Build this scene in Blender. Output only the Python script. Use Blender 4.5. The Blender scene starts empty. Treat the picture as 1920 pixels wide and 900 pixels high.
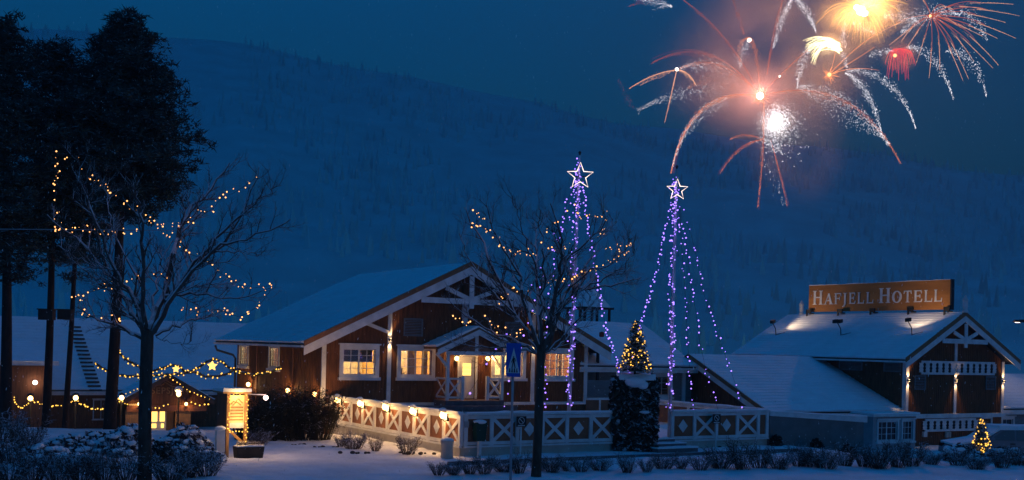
import bpy, math, random
from mathutils import Vector, Matrix, noise
random.seed(7)
sc = bpy.context.scene
COL = sc.collection
# ------------------------------------------------------------------ camera
F_PX, ROLL, PPX, PPY, EYE = 2100.0, math.radians(1.4), 960.0, 648.0, 4.0
cr, sr = math.cos(ROLL), math.sin(ROLL)
cam = bpy.data.cameras.new('camera'); camo = bpy.data.objects.new('camera', cam); COL.objects.link(camo)
cam.sensor_width = 36.0; cam.lens = F_PX / 1920 * 36; cam.shift_y = (PPY - 450) / 1920
cam.clip_start = 0.5; cam.clip_end = 6000
camo.matrix_world = Matrix(((cr, -sr, 0, 0), (0, 0, -1, 0), (sr, cr, 0, EYE), (0, 0, 0, 1)))
sc.camera = camo
# ------------------------------------------------------------------ world, sun, exposure
SUN_EL, SUN_AZ = math.radians(3.5), math.radians(140)      # low warm stand-in for street light, from behind the camera, to the right
w = bpy.data.worlds.new('World'); sc.world = w; w.use_nodes = True
nt = w.node_tree; nt.nodes.clear()
sky = nt.nodes.new('ShaderNodeTexSky'); sky.sky_type = 'NISHITA'; sky.sun_disc = False
sky.sun_elevation = SUN_EL; sky.sun_rotation = SUN_AZ; sky.altitude = 200; sky.air_density = 1.2; sky.dust_density = 0.4; sky.ozone_density = 4
hs = nt.nodes.new('ShaderNodeMix'); hs.data_type = 'RGBA'; hs.blend_type = 'MULTIPLY'; hs.inputs[0].default_value = 1
nt.links.new(sky.outputs[0], hs.inputs[6]); hs.inputs[7].default_value = (0.001, 1.17, 1.80, 1)   # cold dusk white balance
bg = nt.nodes.new('ShaderNodeBackground'); bg.inputs[1].default_value = 0.15
tcw = nt.nodes.new('ShaderNodeTexCoord'); sxw = nt.nodes.new('ShaderNodeSeparateXYZ'); nt.links.new(tcw.outputs['Generated'], sxw.inputs[0])
mrw = nt.nodes.new('ShaderNodeMapRange'); mrw.inputs[1].default_value = 0; mrw.inputs[2].default_value = 1; mrw.inputs[3].default_value = 0.02; mrw.inputs[4].default_value = 1.0
nt.links.new(sxw.outputs[2], mrw.inputs[0])                                        # sky darkened towards the horizon, overhead kept bright to light the snow
vmw = nt.nodes.new('ShaderNodeVectorMath'); vmw.operation = 'SCALE'; nt.links.new(hs.outputs[2], vmw.inputs[0]); nt.links.new(mrw.outputs[0], vmw.inputs[3])
nt.links.new(vmw.outputs[0], bg.inputs[0])
wo = nt.nodes.new('ShaderNodeOutputWorld'); nt.links.new(bg.outputs[0], wo.inputs[0])
sun = bpy.data.lights.new('sun', 'SUN'); sun.energy = 0.085; sun.angle = math.radians(12); sun.color = (1.0, 0.70, 0.58)
suno = bpy.data.objects.new('sun', sun); COL.objects.link(suno)
sd = Vector((math.sin(SUN_AZ) * math.cos(SUN_EL), math.cos(SUN_AZ) * math.cos(SUN_EL), math.sin(SUN_EL)))
suno.rotation_euler = sd.to_track_quat('Z', 'Y').to_euler()
sc.view_settings.view_transform = 'Standard'; sc.view_settings.look = 'None'
sc.view_settings.exposure = 0.7; sc.view_settings.gamma = 1.0; sc.view_settings.use_curve_mapping = False
# ------------------------------------------------------------------ picture -> place
TH = math.radians(31); ct, st = math.cos(TH), math.sin(TH)
OX, OY = -8.49, 50.57            # front left corner of the restaurant: origin of the site frame (x along facades, y away)
def ab(px, py):
    dx, dy = px - PPX, PPY - py
    return (dx * cr - dy * sr) / F_PX, (dx * sr + dy * cr) / F_PX
def atZ(px, py, Z):
    a, b = ab(px, py); return Vector((a * Z, Z, EYE + b * Z))
def atz(px, py, z):
    a, b = ab(px, py); Z = (z - EYE) / b; return Vector((a * Z, Z, z))
def loc(p):
    x, y = p[0] - OX, p[1] - OY
    return Vector((x * ct + y * st, -x * st + y * ct, p[2]))
def wld(x, y, z): return Vector((OX + x * ct - y * st, OY + x * st + y * ct, z))
def onY(px, py, ly):
    a, b = ab(px, py); Z = (ly - OX * st + OY * ct) / (-a * st + ct); return loc((a * Z, Z, EYE + b * Z))
def onX(px, py, lx):
    a, b = ab(px, py); Z = (lx + OX * ct + OY * st) / (a * ct + st); return loc((a * Z, Z, EYE + b * Z))
def smooth(a, b, v):
    t = min(1, max(0, (v - a) / (b - a))); return t * t * (3 - 2 * t)
def gz(X, Y):
    l = loc((X, Y, 0))
    h = -1.05 * smooth(15.5, 24, l.x) * smooth(-22, -14, l.y)
    h -= 2.6 * smooth(46, 70, Y) * smooth(-2, -11, X)
    return h
# ------------------------------------------------------------------ materials
def mat(name, col, rough=0.8, var=0.15, scale=3.0, bump=0.0, bscale=20.0, snow=None, snowcol=(0.8, 0.82, 0.85), metal=0.0, stretch=None, spec=0.3):
    m = bpy.data.materials.new(name); m.use_nodes = True; t = m.node_tree; N = t.nodes; Lk = t.links
    b = N['Principled BSDF']; b.inputs['Roughness'].default_value = rough; b.inputs['Metallic'].default_value = metal
    b.inputs['Specular IOR Level'].default_value = spec
    tc = N.new('ShaderNodeTexCoord'); mp = N.new('ShaderNodeMapping'); Lk.new(tc.outputs['Object'], mp.inputs[0])
    if stretch: mp.inputs['Scale'].default_value = stretch
    nz = N.new('ShaderNodeTexNoise'); nz.inputs['Scale'].default_value = scale; nz.inputs['Detail'].default_value = 6
    Lk.new(mp.outputs[0], nz.inputs[0])
    rp = N.new('ShaderNodeValToRGB'); e = rp.color_ramp.elements
    e[0].position = 0.3; e[1].position = 0.7
    e[0].color = (*[c * (1 - var) for c in col], 1); e[1].color = (*[min(1, c * (1 + var)) for c in col], 1)
    Lk.new(nz.outputs[0], rp.inputs[0]); out = rp.outputs[0]
    if snow is not None:
        g = N.new('ShaderNodeNewGeometry'); sx = N.new('ShaderNodeSeparateXYZ'); Lk.new(g.outputs['True Normal'], sx.inputs[0])
        n2 = N.new('ShaderNodeTexNoise'); n2.inputs['Scale'].default_value = 2.5; Lk.new(tc.outputs['Object'], n2.inputs[0])
        ad = N.new('ShaderNodeMath'); ad.operation = 'MULTIPLY_ADD'; ad.inputs[1].default_value = 0.9
        Lk.new(n2.outputs[0], ad.inputs[0]); Lk.new(sx.outputs[2], ad.inputs[2])
        mr = N.new('ShaderNodeMapRange'); mr.inputs[1].default_value = snow + 0.4; mr.inputs[2].default_value = snow + 0.6
        Lk.new(ad.outputs[0], mr.inputs[0])
        mx = N.new('ShaderNodeMix'); mx.data_type = 'RGBA'; Lk.new(mr.outputs[0], mx.inputs[0]); Lk.new(out, mx.inputs[6]); mx.inputs[7].default_value = (*snowcol, 1)
        out = mx.outputs[2]
    Lk.new(out, b.inputs['Base Color'])
    if bump:
        n3 = N.new('ShaderNodeTexNoise'); n3.inputs['Scale'].default_value = bscale; n3.inputs['Detail'].default_value = 5; Lk.new(mp.outputs[0], n3.inputs[0])
        bp = N.new('ShaderNodeBump'); bp.inputs['Strength'].default_value = bump; bp.inputs['Distance'].default_value = 0.05
        Lk.new(n3.outputs[0], bp.inputs['Height']); Lk.new(bp.outputs[0], b.inputs['Normal'])
    return m
def emit(name, col, strength, sample=False):
    m = bpy.data.materials.new(name); m.use_nodes = True; t = m.node_tree; t.nodes.clear()
    e = t.nodes.new('ShaderNodeEmission'); e.inputs[0].default_value = (*col, 1); e.inputs[1].default_value = strength
    o = t.nodes.new('ShaderNodeOutputMaterial'); t.links.new(e.outputs[0], o.inputs[0])
    m.cycles.emission_sampling = 'AUTO' if sample else 'NONE'
    return m
def glassmat(name, tint=(0.9, 0.9, 0.9), refl=0.12):
    m = bpy.data.materials.new(name); m.use_nodes = True; t = m.node_tree; t.nodes.clear()
    tr = t.nodes.new('ShaderNodeBsdfTransparent'); tr.inputs[0].default_value = (*tint, 1)
    gl = t.nodes.new('ShaderNodeBsdfGlossy'); gl.inputs['Roughness'].default_value = 0.03
    mx = t.nodes.new('ShaderNodeMixShader'); mx.inputs[0].default_value = refl
    t.links.new(tr.outputs[0], mx.inputs[1]); t.links.new(gl.outputs[0], mx.inputs[2])
    o = t.nodes.new('ShaderNodeOutputMaterial'); t.links.new(mx.outputs[0], o.inputs[0]); return m
M = dict(
    snow=mat('snow', (0.90, 0.91, 0.92), 0.75, 0.05, 1.2, 0.3, 7),
    ground=mat('snow_ground', (0.86, 0.87, 0.89), 0.8, 0.12, 0.7, 0.9, 3.2),
    brown=mat('brown_boards', (0.175, 0.066, 0.028), 0.7, 0.4, 3, 0.3, 30, stretch=(4, 4, 0.5)),
    brown2=mat('brown_panel', (0.30, 0.115, 0.06), 0.7, 0.2, 3, 0.2, 30),
    white=mat('white_paint', (0.72, 0.71, 0.70), 0.6, 0.16, 2.2, 0.2, 30),
    barge=mat('brown_verge', (0.26, 0.12, 0.06), 0.7, 0.2, 4, 0.2, 20),
    dark=mat('dark_slate', (0.03, 0.03, 0.033), 0.7, 0.3, 5, 0.2, 20),
    metal=mat('dark_metal', (0.03, 0.03, 0.03), 0.45, 0.1, 5, metal=0.4),
    steel=mat('galvanised_steel', (0.42, 0.42, 0.44), 0.5, 0.1, 5, metal=0.6),
    concrete=mat('concrete', (0.5, 0.46, 0.4), 0.9, 0.15, 2, 0.3, 25),
    grey=mat('grey_render', (0.16, 0.17, 0.17), 0.9, 0.15, 2, 0.3, 25),
    shadedwhite=mat('shaded_white_paint', (0.34, 0.36, 0.38), 0.7, 0.15, 2, 0.2, 25),  # white bay wall, its shade put into the colour
    greywood=mat('grey_boards', (0.2, 0.22, 0.23), 0.8, 0.2, 2, 0.2, 25, stretch=(1, 1, 6)),
    bark=mat('bark', (0.10, 0.072, 0.06), 0.9, 0.35, 6, 0.8, 14, snow=0.08, snowcol=(0.74, 0.72, 0.74), stretch=(1, 1, 0.4)),
    trunk=mat('trunk_bark', (0.075, 0.055, 0.042), 0.95, 0.4, 7, 1.0, 12, stretch=(1, 1, 0.35)),
    pinebark=mat('pine_bark', (0.035, 0.022, 0.018), 0.95, 0.4, 5, 1.0, 8, stretch=(1, 1, 0.4)),
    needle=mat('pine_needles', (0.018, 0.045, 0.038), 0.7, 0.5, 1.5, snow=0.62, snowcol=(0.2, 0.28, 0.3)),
    spruce=mat('spruce_needles', (0.03, 0.055, 0.03), 0.7, 0.4, 3, snow=0.35, snowcol=(0.6, 0.62, 0.65)),
    garland=mat('garland_sprigs', (0.045, 0.05, 0.03), 0.8, 0.4, 4, snow=0.55, snowcol=(0.5, 0.5, 0.52)),
    ivy=mat('ivy_leaves', (0.022, 0.032, 0.022), 0.6, 0.5, 3, snow=0.42, snowcol=(0.42, 0.44, 0.47)),
    twig=mat('shrub_twigs', (0.10, 0.065, 0.05), 0.9, 0.4, 4, snow=0.42, snowcol=(0.62, 0.63, 0.68)),
    leafsnow=mat('snowy_shrub_leaves', (0.06, 0.05, 0.05), 0.9, 0.4, 3, snow=0.2, snowcol=(0.74, 0.75, 0.8)),
    hedge=mat('dark_hedge', (0.03, 0.026, 0.018), 0.9, 0.5, 3, snow=0.9),
    cream=mat('cream_room_wall', (0.8, 0.70, 0.46), 0.9, 0.12, 1.5),
    orange=mat('orange_room_wall', (0.75, 0.46, 0.16), 0.9, 0.15, 1.5),
    cloth=mat('curtain', (0.55, 0.38, 0.22), 0.9, 0.15, 8, stretch=(6, 6, 0.3)),
    blind=mat('grey_blind', (0.12, 0.11, 0.13), 0.9, 0.1, 4),
    doorp=mat('door_paint', (0.66, 0.66, 0.68), 0.5, 0.05, 4),
    stone=mat('step_stone', (0.18, 0.14, 0.14), 0.9, 0.25, 4, 0.4, 15),
    signwood=mat('sign_board', (0.40, 0.16, 0.04), 0.7, 0.15, 1.2, 0.1, 20, stretch=(1, 0.4, 3)),
    blue=mat('sign_blue', (0.02, 0.10, 0.48), 0.45, 0.05, 3),
    black=mat('sign_black', (0.015, 0.015, 0.018), 0.5, 0.1, 3),
    green=mat('bin_green', (0.008, 0.05, 0.035), 0.5, 0.15, 3),
    carpaint=mat('car_paint', (0.20, 0.21, 0.24), 0.35, 0.05, 2, spec=0.5),
    rubber=mat('tyre_rubber', (0.02, 0.02, 0.02), 0.9, 0.1, 5),
    carglass=mat('car_glass', (0.12, 0.13, 0.14), 0.4, 0.05, 2, spec=0.6),
    soil=mat('planter_wood', (0.045, 0.035, 0.03), 0.85, 0.3, 4, 0.2, 20),
    timber=mat('warm_timber', (0.42, 0.23, 0.10), 0.75, 0.2, 3, 0.2, 20, stretch=(5, 5, 0.6)),
    board=mat('info_board_paper', (0.75, 0.62, 0.36), 0.8, 0.1, 2),
    darkpane=mat('dark_window_glass', (0.012, 0.014, 0.018), 0.08, 0.1, 3, spec=0.6),
    red=mat('red_paint', (0.35, 0.03, 0.02), 0.6, 0.1, 3),
    ladder=mat('roof_ladder_metal', (0.05, 0.05, 0.055), 0.6, 0.1, 3),
    glass=glassmat('window_glass'),
    warm=emit('warm_bulb', (1.0, 0.42, 0.13), 2.0, True), warm2=emit('amber_bulb', (1.0, 0.50, 0.07), 1.8),
    violet=emit('violet_bulb', (0.30, 0.17, 1.0), 2.0), starlight=emit("star_tube", (1.0, 0.76, 0.66), 1.5), amberstar=emit('paper_star', (1.0, 0.5, 0.09), 2.2),
    globe=emit('lantern_globe', (1.0, 0.55, 0.17), 7.0), pinkglobe=emit('pinkish_globe', (1.0, 0.72, 0.6), 5.0), lens=emit('lamp_lens', (1.0, 0.62, 0.28), 8.0),
    doorlight=emit('lit_door_pane', (1.0, 0.56, 0.12), 1.6),
)
# ------------------------------------------------------------------ mesh building
class MB:
    def __init__(s): s.v = []; s.f = []
    def box(s, x0, x1, y0, y1, z0, z1):
        x0, x1 = min(x0, x1), max(x0, x1); y0, y1 = min(y0, y1), max(y0, y1); z0, z1 = min(z0, z1), max(z0, z1)
        n = len(s.v); s.v += [(x0,y0,z0),(x1,y0,z0),(x1,y1,z0),(x0,y1,z0),(x0,y0,z1),(x1,y0,z1),(x1,y1,z1),(x0,y1,z1)]
        s.f += [tuple(n + i for i in q) for q in ((3,2,1,0),(4,5,6,7),(0,1,5,4),(1,2,6,5),(2,3,7,6),(3,0,4,7))]; return s
    def hexa(s, p):
        n = len(s.v); s.v += [tuple(q) for q in p]
        s.f += [tuple(n + i for i in q) for q in ((3,2,1,0),(4,5,6,7),(0,1,5,4),(1,2,6,5),(2,3,7,6),(3,0,4,7))]; return s
    def bar(s, p, q, wd, ht, up=(0, 0, 1)):
        p, q = Vector(p), Vector(q); t = (q - p).normalized(); u = Vector(up)
        a = t.cross(u)
        if a.length < 1e-4: a = t.cross(Vector((0, 1, 0)))
        a.normalize(); b = a.cross(t).normalized(); a *= wd / 2; b *= ht / 2
        return s.hexa([p - a - b, p + a - b, q + a - b, q - a - b, p - a + b, p + a + b, q + a + b, q - a + b])
    def prism(s, pts, off):
        o = Vector(off); n = len(s.v); k = len(pts)
        s.v += [tuple(p) for p in pts] + [tuple(Vector(p) + o) for p in pts]
        s.f.append(tuple(range(n, n + k))); s.f.append(tuple(range(n + 2 * k - 1, n + k - 1, -1)))
        for i in range(k):
            j = (i + 1) % k; s.f.append((n + j, n + i, n + k + i, n + k + j))
        return s
    def quad(s, *p):
        n = len(s.v); s.v += [tuple(q) for q in p]; s.f.append(tuple(range(n, n + len(p)))); return s
    def tube(s, pts, rad, k=6, cap=True):
        pts = [Vector(p) for p in pts]; m = len(pts)
        if not hasattr(rad, '__len__'): rad = [rad] * m
        n0 = len(s.v); ref = None
        for i, p in enumerate(pts):
            t = (pts[min(i + 1, m - 1)] - pts[max(i - 1, 0)])
            if t.length < 1e-6: t = Vector((0, 0, 1))
            t.normalize()
            if ref is None: ref = Vector((0, 0, 1)) if abs(t.z) < 0.9 else Vector((1, 0, 0))
            a = t.cross(ref)
            if a.length < 1e-3: a = t.cross(Vector((0.3, 0.8, 0.5)))
            a.normalize(); b = a.cross(t); ref = b.cross(a) * 0 + ref
            for j in range(k):
                an = 2 * math.pi * j / k; s.v.append(tuple(p + (a * math.cos(an) + b * math.sin(an)) * rad[i]))
        for i in range(m - 1):
            for j in range(k):
                j2 = (j + 1) % k; s.f.append((n0 + i*k + j, n0 + i*k + j2, n0 + (i+1)*k + j2, n0 + (i+1)*k + j))
        if cap and k > 2:
            s.f.append(tuple(n0 + j for j in range(k - 1, -1, -1))); s.f.append(tuple(n0 + (m-1)*k + j for j in range(k)))
        return s
    def ball(s, c, r, nu=8, nv=6, sz=1.0):
        n0 = len(s.v); c = Vector(c)
        for i in range(1, nv):
            ph = math.pi * i / nv
            for j in range(nu):
                a = 2 * math.pi * j / nu; s.v.append((c.x + r*math.sin(ph)*math.cos(a), c.y + r*math.sin(ph)*math.sin(a), c.z + r*sz*math.cos(ph)))
        s.v.append((c.x, c.y, c.z + r*sz)); s.v.append((c.x, c.y, c.z - r*sz)); T = len(s.v) - 2; B = T + 1
        for i in range(nv - 2):
            for j in range(nu):
                j2 = (j+1) % nu; s.f.append((n0+i*nu+j, n0+(i+1)*nu+j, n0+(i+1)*nu+j2, n0+i*nu+j2))
        for j in range(nu):
            j2 = (j+1) % nu; s.f.append((T, n0+j, n0+j2)); s.f.append((B, n0+(nv-2)*nu+j2, n0+(nv-2)*nu+j))
        return s
    def octa(s, c, r):
        n = len(s.v); x, y, z = c
        s.v += [(x+r,y,z),(x-r,y,z),(x,y+r,z),(x,y-r,z),(x,y,z+r),(x,y,z-r)]
        s.f += [tuple(n+i for i in q) for q in ((0,2,4),(2,1,4),(1,3,4),(3,0,4),(2,0,5),(1,2,5),(3,1,5),(0,3,5))]; return s
    def lathe(s, c, prof, k=12):
        pts = []; n0 = len(s.v); c = Vector(c)
        for r, z in prof:
            for j in range(k):
                a = 2*math.pi*j/k; s.v.append((c.x + r*math.cos(a), c.y + r*math.sin(a), c.z + z))
        for i in range(len(prof) - 1):
            for j in range(k):
                j2 = (j+1) % k; s.f.append((n0+i*k+j, n0+i*k+j2, n0+(i+1)*k+j2, n0+(i+1)*k+j))
        s.f.append(tuple(n0 + j for j in range(k-1, -1, -1))); s.f.append(tuple(n0+(len(prof)-1)*k+j for j in range(k))); return s
    def build(s, name, m, parent=None, smooth=False, kind=None):
        me = bpy.data.meshes.new(name); me.from_pydata(s.v, [], s.f); me.validate(); me.update()
        me.materials.append(M[m] if isinstance(m, str) else m)
        if smooth: me.polygons.foreach_set('use_smooth', [True] * len(me.polygons))
        o = bpy.data.objects.new(name, me); COL.objects.link(o)
        if parent is not None:
            o.parent = parent
            if 'base' in parent.keys(): o.location = -Vector(parent['base'])
        if kind: o['kind'] = kind
        return o
class Bx(MB):
    """one-box shortcut"""
BASES = []
def thing(name, label, cat, base=(0, 0, 0), group=None, site=True):
    """an Empty at the thing's base; children are written in site (or world) coordinates"""
    o = bpy.data.objects.new(name, None); COL.objects.link(o); o.empty_display_size = 0.3
    b = Vector(base); o['base'] = tuple(b); BASES.append(o)
    if site: o.location = wld(*b); o.rotation_euler = (0, 0, TH)
    else: o.location = b
    o['label'] = label; o['category'] = cat
    if group: o['group'] = group
    return o
def solo(mb, name, label, cat, m, base, group=None, site=True, smooth=False, kind=None):
    """a thing that is one mesh"""
    b = Vector(base); mb.v = [tuple(Vector(p) - b) for p in mb.v]
    o = mb.build(name, m, None, smooth, kind)
    if site: o.location = wld(*b); o.rotation_euler = (0, 0, TH)
    else: o.location = b
    o['label'] = label; o['category'] = cat
    if group: o['group'] = group
    return o
def struct(o): o['kind'] = 'structure'; return o
def light(kind, parent, p, energy, col, radius=0.05, aim=None, cone=70, blend=0.6, site=True):
    l = bpy.data.lights.new('lamp_light', kind); l.energy = energy; l.color = col; l.shadow_soft_size = radius
    if kind == 'SPOT': l.spot_size = math.radians(cone); l.spot_blend = blend
    o = bpy.data.objects.new('lamp_light', l); COL.objects.link(o)
    o.parent = parent; o.location = Vector(p) - Vector(parent['base'])
    if aim is not None: o.rotation_euler = (-(Vector(aim) - Vector(p))).to_track_quat('Z', 'Y').to_euler()
    return o
FRONT = lambda c: (lambda u, v, w: (u, c - w, v))      # facade plane y = c, outwards towards the camera
LEFT = lambda c: (lambda u, v, w: (c - w, u, v))       # side plane x = c, outwards to the left
def mbox(mb, fm, u0, u1, v0, v1, w0, w1):
    a, b = fm(u0, v0, w0), fm(u1, v1, w1); mb.box(a[0], b[0], a[1], b[1], a[2], b[2]); return mb
def wall_holes(mb, fm, u0, u1, v0, v1, holes, th=0.2):
    us = sorted(set([u0, u1] + [h[0] for h in holes] + [h[1] for h in holes])); us = [u for u in us if u0 <= u <= u1]
    for a, b in zip(us, us[1:]):
        m = (a + b) / 2; cuts = sorted((h[2], h[3]) for h in holes if h[0] < m < h[1]); v = v0
        for c0, c1 in cuts:
            if c0 > v: mbox(mb, fm, a, b, v, c0, -th, 0)
            v = c1
        if v < v1: mbox(mb, fm, a, b, v, v1, -th, 0)
def battens(mb, fm, u0, u1, vtop, v0, holes, step=0.16, wd=0.045, th=0.022):
    u = u0 + step / 2
    while u < u1:
        v1 = vtop(u); cuts = sorted((h[2], h[3]) for h in holes if h[0] - 0.02 < u < h[1] + 0.02); v = v0
        for c0, c1 in cuts:
            if c0 > v + 0.02: mbox(mb, fm, u - wd/2, u + wd/2, v, min(c0, v1), 0, th)
            v = max(v, c1)
        if v1 > v + 0.02: mbox(mb, fm, u - wd/2, u + wd/2, v, v1, 0, th)
        u += step
def window(parent, fm, u0, u1, v0, v1, nx, nv, cas=0.17, sill=0.08, glass='glass', mull=None, name='window', th=0.2):
    """u0..v1 is the glazed opening"""
    fr = MB()
    mbox(fr, fm, u0 - cas, u0, v0 - cas * 0.6, v1 + cas, 0.0, 0.06); mbox(fr, fm, u1, u1 + cas, v0 - cas * 0.6, v1 + cas, 0.0, 0.06)
    mbox(fr, fm, u0, u1, v1, v1 + cas, 0.0, 0.057); mbox(fr, fm, u0, u1, v0 - cas * 0.6, v0, 0.0, 0.057)
    win = fr.build(name, 'white', parent)
    h = MB(); mbox(h, fm, u0 - cas - 0.06, u1 + cas + 0.06, v1 + cas, v1 + cas + 0.07, 0.0, 0.13); h.build('head_trim', 'white', win)
    if sill: s_ = MB(); mbox(s_, fm, u0 - cas - 0.06, u1 + cas + 0.06, v0 - cas * 0.6 - sill * 1.4, v0 - cas * 0.6, 0.0, 0.14); s_.build('sill', 'white', win)
    sa = MB(); b = 0.04
    mbox(sa, fm, u0, u1, v0, v0 + b, -0.1, -0.04); mbox(sa, fm, u0, u1, v1 - b, v1, -0.1, -0.04)
    mbox(sa, fm, u0, u0 + b, v0 + b, v1 - b, -0.1, -0.04); mbox(sa, fm, u1 - b, u1, v0 + b, v1 - b, -0.1, -0.04); sa.build('sash', 'white', win)
    for i in range(1, nx):
        u = u0 + (u1 - u0) * i / nx; wd = 0.035 if (mull and i == mull) else 0.014
        m_ = MB(); mbox(m_, fm, u - wd, u + wd, v0 + b, v1 - b, -0.09, -0.05); m_.build('muntin', 'white', win)
    for i in range(1, nv):
        v = v0 + (v1 - v0) * i / nv
        for k in range(nx):
            a0, a1 = u0 + (u1 - u0) * k / nx + 0.014, u0 + (u1 - u0) * (k + 1) / nx - 0.014
            m_ = MB(); mbox(m_, fm, a0, a1, v - 0.013, v + 0.013, -0.088, -0.052); m_.build('muntin', 'white', win)
    for i in range(nx):
        for j in range(nv):
            p = MB(); mbox(p, fm, u0 + (u1 - u0) * i / nx + 0.005, u0 + (u1 - u0) * (i + 1) / nx - 0.005, v0 + (v1 - v0) * j / nv + 0.005, v0 + (v1 - v0) * (j + 1) / nv - 0.005, -0.074, -0.068)
            p.build('pane', glass, win)
    return win
def vent(parent, fm, u0, u1, v0, v1, slats=9):
    f = MB(); t = 0.05
    mbox(f, fm, u0, u0 + t, v0, v1, 0.0, 0.06); mbox(f, fm, u1 - t, u1, v0, v1, 0.0, 0.06); mbox(f, fm, u0 + t, u1 - t, v1 - t, v1, 0.0, 0.058); mbox(f, fm, u0 + t, u1 - t, v0, v0 + t, 0.0, 0.058)
    o = f.build('vent_frame', 'greywood', parent)
    for i in range(slats):
        v = v0 + t + (v1 - v0 - 2 * t) * (i + 0.5) / slats; s_ = MB()
        mbox(s_, fm, u0 + t, u1 - t, v - 0.012, v + 0.022, 0.03, 0.05); s_.build('slat', 'greywood', o)
def snow_slope(mb, E0, E1, R0, R1, courses, thick=0.14, lip=0.02, seg=24, amp=0.02):
    """snow lying on a tiled slope: E0-E1 eave edge, R0-R1 ridge edge, one lip for each course of tiles"""
    E0, E1, R0, R1 = map(Vector, (E0, E1, R0, R1)); nrm = (E1 - E0).cross(R0 - E0).normalized()
    if nrm.z < 0: nrm = -nrm
    rows = []
    for i in range(courses):
        for tt, h in ((i / courses, thick + lip), ((i + 0.92) / courses, thick)):
            row = []
            for j in range(seg + 1):
                s_ = j / seg; p = (E0.lerp(E1, s_)).lerp(R0.lerp(R1, s_), tt)
                n_ = noise.noise(p * 0.6) * amp * 2.2 + noise.noise(p * 2.3) * amp * 1.2
                row.append(p + nrm * (h + n_) + ((E0.lerp(E1, s_) - R0.lerp(R1, s_)).normalized() * (0.05 + 0.06 * noise.noise(p * 1.7)) if (i == 0 and tt == 0 and lip > 0) else Vector()))
            rows.append(row)
    rows.append([R0.lerp(R1, j / seg) + nrm * thick for j in range(seg + 1)])
    n0 = len(mb.v); k = seg + 1
    first = [E0.lerp(E1, j / seg) for j in range(k)]; last = [R0.lerp(R1, j / seg) for j in range(k)]
    rows = [first] + rows + [last]
    for row in rows: mb.v += [tuple(p) for p in row]
    R = len(rows)
    for i in range(R - 1):
        for j in range(seg): mb.f.append((n0 + i*k + j, n0 + i*k + j + 1, n0 + (i+1)*k + j + 1, n0 + (i+1)*k + j))
    mb.f.append(tuple(n0 + i*k for i in range(R))); mb.f.append(tuple(n0 + i*k + seg for i in range(R - 1, -1, -1)))
# ================================================================== the setting
def grid_axis(dense0, dense1, step, far):
    a = [dense0 + i * step for i in range(int((dense1 - dense0) / step) + 1)]; d = step
    lo, hi = [dense0], [a[-1]]
    while hi[-1] < far: d *= 1.5; hi.append(hi[-1] + d); lo.append(lo[-1] - d)
    return sorted(lo[1:]) + a + hi[1:]
gx, gy = grid_axis(-24, 30, 0.22, 1000), grid_axis(30, 62, 0.22, 1000)
g = MB()
for y in gy:
    for x in gx:
        z = gz(x, y)
        if -40 < x < 45 and 20 < y < 90:
            z += 0.05 * noise.noise(Vector((x * 0.35, y * 0.35, 0))) + 0.03 * noise.noise(Vector((x * 1.3, y * 1.3, 4)))
            z += 0.05 * max(0, noise.noise(Vector((x * 0.9, y * 2.2, 9)))) * smooth(34, 31.5, y)
            if 30 < y < 47:
                tr = smooth(-14, -10, x) * smooth(0, -3, x)                                       # trampled path between board and terrace
                z += tr * (0.05 * noise.noise(Vector((x * 2.1, y * 2.1, 2))) + 0.03 * noise.noise(Vector((x * 4.3, y * 4.3, 7))))
                for off in (0.0, 1.5):                                                            # wheel ruts curving in from the road
                    yc = 37.4 + off + 1.6 * math.sin((x + 12) * 0.16); z -= 0.07 * math.exp(-((y - yc) / 0.2) ** 2) * smooth(-16, -11, x) * smooth(1, -3, x)
        g.v.append((x, y, z))
k = len(gx)
for i in range(len(gy) - 1):
    for j in range(k - 1): g.f.append((i*k + j, i*k + j + 1, (i+1)*k + j + 1, (i+1)*k + j))
struct(g.build('ground', 'ground', smooth=True))
# wooded mountainside across the valley, haze put into its pale colour
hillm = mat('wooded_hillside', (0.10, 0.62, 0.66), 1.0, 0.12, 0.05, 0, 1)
prof = [(-2600, 330), (-1200, 120), (-300, 40), (100, 55), (420, 80), (700, 135), (960, 185), (1180, 235), (1500, 275), (1920, 330), (2400, 380), (3200, 440), (4600, 560)]
def prof_y(px):
    for (a, b), (c, d) in zip(prof, prof[1:]):
        if a <= px <= c: return b + (d - b) * smooth(a, c, px) * 0.5 + (d - b) * (px - a) / (c - a) * 0.5
    return prof[-1][1]
h = MB(); nu, nv = 150, 26
for i in range(nv + 1):
    t = i / nv
    for j in range(nu + 1):
        px = -2500 + 7000 * j / nu; a = (px - PPX) / F_PX
        Yr = 900.0; zr = EYE + (PPY + (px - PPX) * 0.0244 - prof_y(px)) / F_PX * Yr
        Y = 260 + (Yr - 260) * t; X = a * Y
        z = -4 + (zr + 4) * (t ** 1.25)
        z += (noise.noise(Vector((X * 0.01, Y * 0.01, 3))) * 9 + noise.noise(Vector((X * 0.05, Y * 0.05, 8))) * 3) * min(1, t * 4) * (0.4 if i == nv else 1)
        h.v.append((X, Y, z))
for i in range(nv):
    for j in range(nu): h.f.append((i*(nu+1)+j, i*(nu+1)+j+1, (i+1)*(nu+1)+j+1, (i+1)*(nu+1)+j))
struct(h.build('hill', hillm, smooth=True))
fm_ = MB(); frn = random.Random(12)                                                                # spruce forest on the hillside, frost and haze put into its colour
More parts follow.
